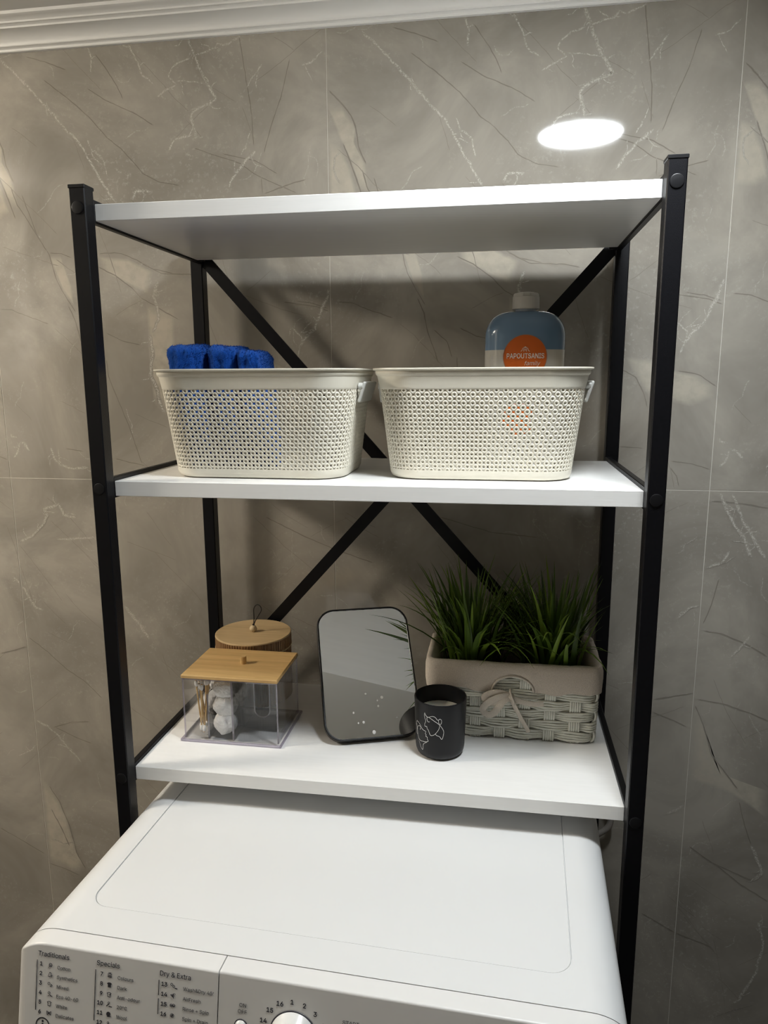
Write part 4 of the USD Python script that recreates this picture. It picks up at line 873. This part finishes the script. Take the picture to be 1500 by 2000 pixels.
dr = obj('door', T(Rot(lathe([(0, 0.03), (0.10, 0.028), (0.13, 0.022), (0.165, 0.018), (0.172, 0.008), (0.172, 0), (0, 0)], 64), math.pi / 2, (1, 0, 0)), Wm / 2, FY - 0.0215, 0.46), M['dial_white'], m_, smooth=40)
# everything printed or set in the leaning face: local drawing (x, q down from the top edge, out) -> machine
cs_ = math.hypot(1, KT)
def on_face(m, x, q, out=0.0):
    v = np.array(m.vertices); zz = 0.849 - (q - v[:, 1]) / cs_
    yy = FY - KT * (0.849 - zz); r = m.copy()
    r.vertices = np.c_[x + v[:, 0], yy - (v[:, 2] + out) / cs_, zz - KT * (v[:, 2] + out) / cs_]; return r
PD = 0.00012
def put(s, x, q, h, parent, mm='print_dark', bold=False, center=False, sx=1.0):
    t = text(s, h, PD, bold, center); t.apply_scale((sx, 1, 1)); obj('lettering', on_face(t, x, q, 0.00003), M[mm], parent)
def line_mark(x, q0, q1, w=0.0007):
    b = bx(-w / 2, w / 2, -(q1 - q0), 0, 0, PD); obj('rule', on_face(b, x, q0, 0.00003), M['print_dark'], fl)
H1, H2, H3 = 0.0047, 0.0038, 0.0034
ROW = 0.00950
cols = [('Traditionals', 0.0252, 0.0245, 0.0272, 0.0395, 0.0468, ['1', '2', '3', '4', '5', '6'], ['Cotton', 'Synthetics', 'Mixed', 'Eco 40-60', 'White', 'Delicates']),
        ('Specials', 0.0900, 0.0892, 0.0915, 0.1045, 0.1128, ['7', '8', '9', '10', '11', '12'], ['Colours', 'Dark', 'Anti-odour', '20°C', 'Wool', 'Rapid 30\'']),
        ('Dry & Extra', 0.1572, 0.1568, 0.1590, 0.1716, 0.1820, ['13', '14', '15', '16'], ['Wash&Dry 45\'', 'AirFresh', 'Rinse + Spin', 'Spin + Drain'])]
def ringm(r, w): return trimesh.creation.annulus(r - w, r, PD, sections=20).apply_translation((0, 0, PD / 2))
def seg(pts, w=0.00022): 
    g = LineString(pts).buffer(w); return extr(g, PD)
def icon(k):
    """small line pictograms of the programmes"""
    if k == 1: return [ringm(.0019, .0005), seg([(-.0012, -.0014), (-.0022, -.0030)]), seg([(-.0010, .0005), (.0008, -.0010)])]
    if k == 2: return [seg([(-.0022, -.002), (-.0008, .0022), (.0004, .0022), (.0018, -.002), (-.0022, -.002)]), seg([(.0002, -.001), (.0024, -.0004)])]
    if k == 3: return [T(ringm(.0014, .0004), -.0010, .0006), seg([(.0004, -.002), (.0014, .0002), (.0026, -.001), (.0014, -.0022), (.0004, -.002)])]
    if k == 4: return [T(ringm(.0013, .0004), -.0006, .0010), seg([(-.0016, -.0022), (.0004, -.0006)]), seg([(.0008, -.0018), (.0030, -.0020)], .0003), seg([(.0002, -.0008), (.0016, -.0016)])]
    if k == 5: return [seg([(-.0022, .0012), (-.0010, .0020), (.0010, .0020), (.0022, .0012), (.0014, .0004), (.0014, -.0022), (-.0014, -.0022), (-.0014, .0004), (-.0022, .0012)])]
    if k == 6: return [seg([(-.0024, .0018), (0, 0), (.0024, .0018), (.0018, -.002), (0, 0), (-.0018, -.002), (-.0024, .0018)]), T(ringm(.0010, .0004), 0, .0002)]
    if k == 7: return [seg([(-.0018, y), (.0018, y)], .00035) for y in (-.0018, -.0006)] + [seg([(-.0020, .0008), (0, .0014), (.0020, .0008)], .0003), seg([(-.0014, .0022), (.0014, .0022)])]
    if k == 8: return [extr(Polygon([(-.0026, .0012), (-.0011, .0022), (.0011, .0022), (.0026, .0012), (.0016, .0002), (.0016, -.0024), (-.0016, -.0024), (-.0016, .0002)]), PD)]
    if k == 9: return icon(5) + [seg([(.0008, -.0004), (.0012, .0006)], .0004)]
    if k == 10: return [seg([(-.0022, -.0018), (.0004, .0006)], .0004), T(ringm(.0011, .0004), 0, .0014), seg([(.0004, -.002), (.0032, -.0022)], .0004)]
    if k == 11: return [ringm(.0022, .0020), seg([(-.0012, -.0024), (.0024, -.0022)], .0003)]
    if k == 12: return [T(ringm(.0012, .0004), 0, .001), seg([(-.0024, -.0014), (-.0004, -.0006)], .0003), seg([(.0004, -.002), (.0030, -.0022)], .0004)]
    if k == 13: return [T(ringm(.0013, .0004), -.0014, .0010), T(ringm(.0012, .0004), .0008, -.0008), seg([(.0022, -.0022), (.0042, -.0024)], .0004)]
    if k == 14: return [ringm(.0015, .0005), seg([(0, 0), (.0012, .0022)], .0003), seg([(0, 0), (-.0022, .0004)], .0003), seg([(0, 0), (.0008, -.0022)], .0003), T(ringm(.0004, .0003), .0024, .0018)]
    if k == 15: return [T(ringm(.0015, .0004), -.0012, 0), T(ringm(.0015, .0004), .0014, .0002), seg([(-.0020, .0002), (.0020, -.0002)], .0003)]
    return [ringm(.0020, .0004), ringm(.0011, .0004), seg([(0, 0), (.0008, .0009)], .0003)]
k = 0
for title, xt, xb, xn, xi, xl, nums, labs in cols:
    put(title, xt, 0.0092, H1, fl, bold=False, sx=0.97)
    for r, (nu, la) in enumerate(zip(nums, labs)):
        k += 1; q = 0.0189 + r * ROW
        put(nu, xn + (0.0026 if (len(nu) == 1 and xn > .08) else 0), q, H2, fl, bold=True)
        obj('pictogram', on_face(cat_(icon(k)), xi, q - 0.0018, 0.00003), M['print_dark'], fl)
        put(la, xl, q + 0.0012, H3, fl, 'print_grey')
    if len(nums) == 6: line_mark(xb, 0.0138, 0.0636)
    else: line_mark(xb, 0.0138, 0.0284); line_mark(xb, 0.0316, 0.0466)
# round emblem with an i, and the maker's word beside it (only their tops are in the picture)
em = [trimesh.creation.annulus(.0066, .0077, PD, sections=48).apply_translation((0, 0, PD / 2)), extr(shapely.Point(0, .0040).buffer(.0011), PD), extr(sbox(-.0009, -.0042, .0009, .0020), PD)]
obj('emblem', on_face(cat_(em), 0.0330, 0.0775, 0.00003), M['print_dark'], fl)
put('INDESIT', 0.0450, 0.0815, 0.0052, fl, bold=True)
# dial, start and power buttons
DX, DQ = 0.2935, 0.0450
dg = obj('dial', on_face(T(lathe([(0, 0.0155), (0.0150, 0.0155), (0.0195, 0.0148), (0.0212, 0.0125), (0.0225, 0.0010), (0.0225, 0), (0, 0)], 64), 0, 0, 0), DX, DQ), M['dial_white'], fp, smooth=35)
obj('dial_ring', on_face(T(trimesh.creation.annulus(.0222, .0236, 0.0006, sections=72), 0, 0, .0003), DX, DQ), M['dial_ring'], fp)
gp = rbox(-0.0030, 0.0030, -0.0175, 0.0175, 0.0150, 0.0200, 0.002); obj('grip', on_face(gp, DX, DQ), M['dial_white'], dg, smooth=40)
for i in range(16):
    a = math.radians(90 - 360.0 / 16 * i - (-4)); R_ = 0.0312
    nu = str(i + 1); t = text(nu, 0.0042, PD, True, True)
    obj('lettering', on_face(t, DX + R_ * math.cos(a), DQ - R_ * math.sin(a) + 0.0021, 0.00003), M['print_dark'], fp)
put('ON', 0.2430, 0.0262, 0.0036, fp, 'print_grey', center=True); put('OFF', 0.2428, 0.0322, 0.0036, fp, 'print_grey', center=True)
bt = obj('power_button', on_face(lathe([(0, 0.003), (0.0048, 0.0028), (0.0056, 0.0018), (0.0058, 0), (0, 0)], 40), 0.2418, 0.0440), M['dial_white'], fp, smooth=35)
obj('button_ring', on_face(T(trimesh.creation.annulus(.0058, .0067, 0.0005, sections=48), 0, 0, .00025), 0.2418, 0.0440), M['dial_ring'], bt)
put('START', 0.3480, 0.0262, 0.0036, fp, 'print_grey', center=True)
put('PAUSE', 0.3480, 0.0322, 0.0036, fp, 'print_grey', center=True)

# grey hose looping behind the machine at the right
h = thing('drain_hose', 'short grey hose looping behind the washing machine near the right posts', 'hose', (0.66, 0.3615, 0.02))
hp = smooth_path([(-0.10, 0, 0.0), (-0.10, 0, 0.30), (-0.095, 0, 0.54), (-0.070, 0, 0.590), (-0.030, 0, 0.602), (0.010, 0, 0.615), (0.0185, 0, 0.622), (0.0255, 0, 0.629), (0.0292, 0, 0.6376), (0.0300, 0, 0.6474), (0.0260, 0, 0.672), (0.010, -0.001, 0.695), (-0.012, -0.006, 0.705), (-0.045, -0.022, 0.705), (-0.065, -0.047, 0.700)], 130)
obj('hose', tube(hp, 0.0052, 10), M['hose_grey'], h, smooth=True)
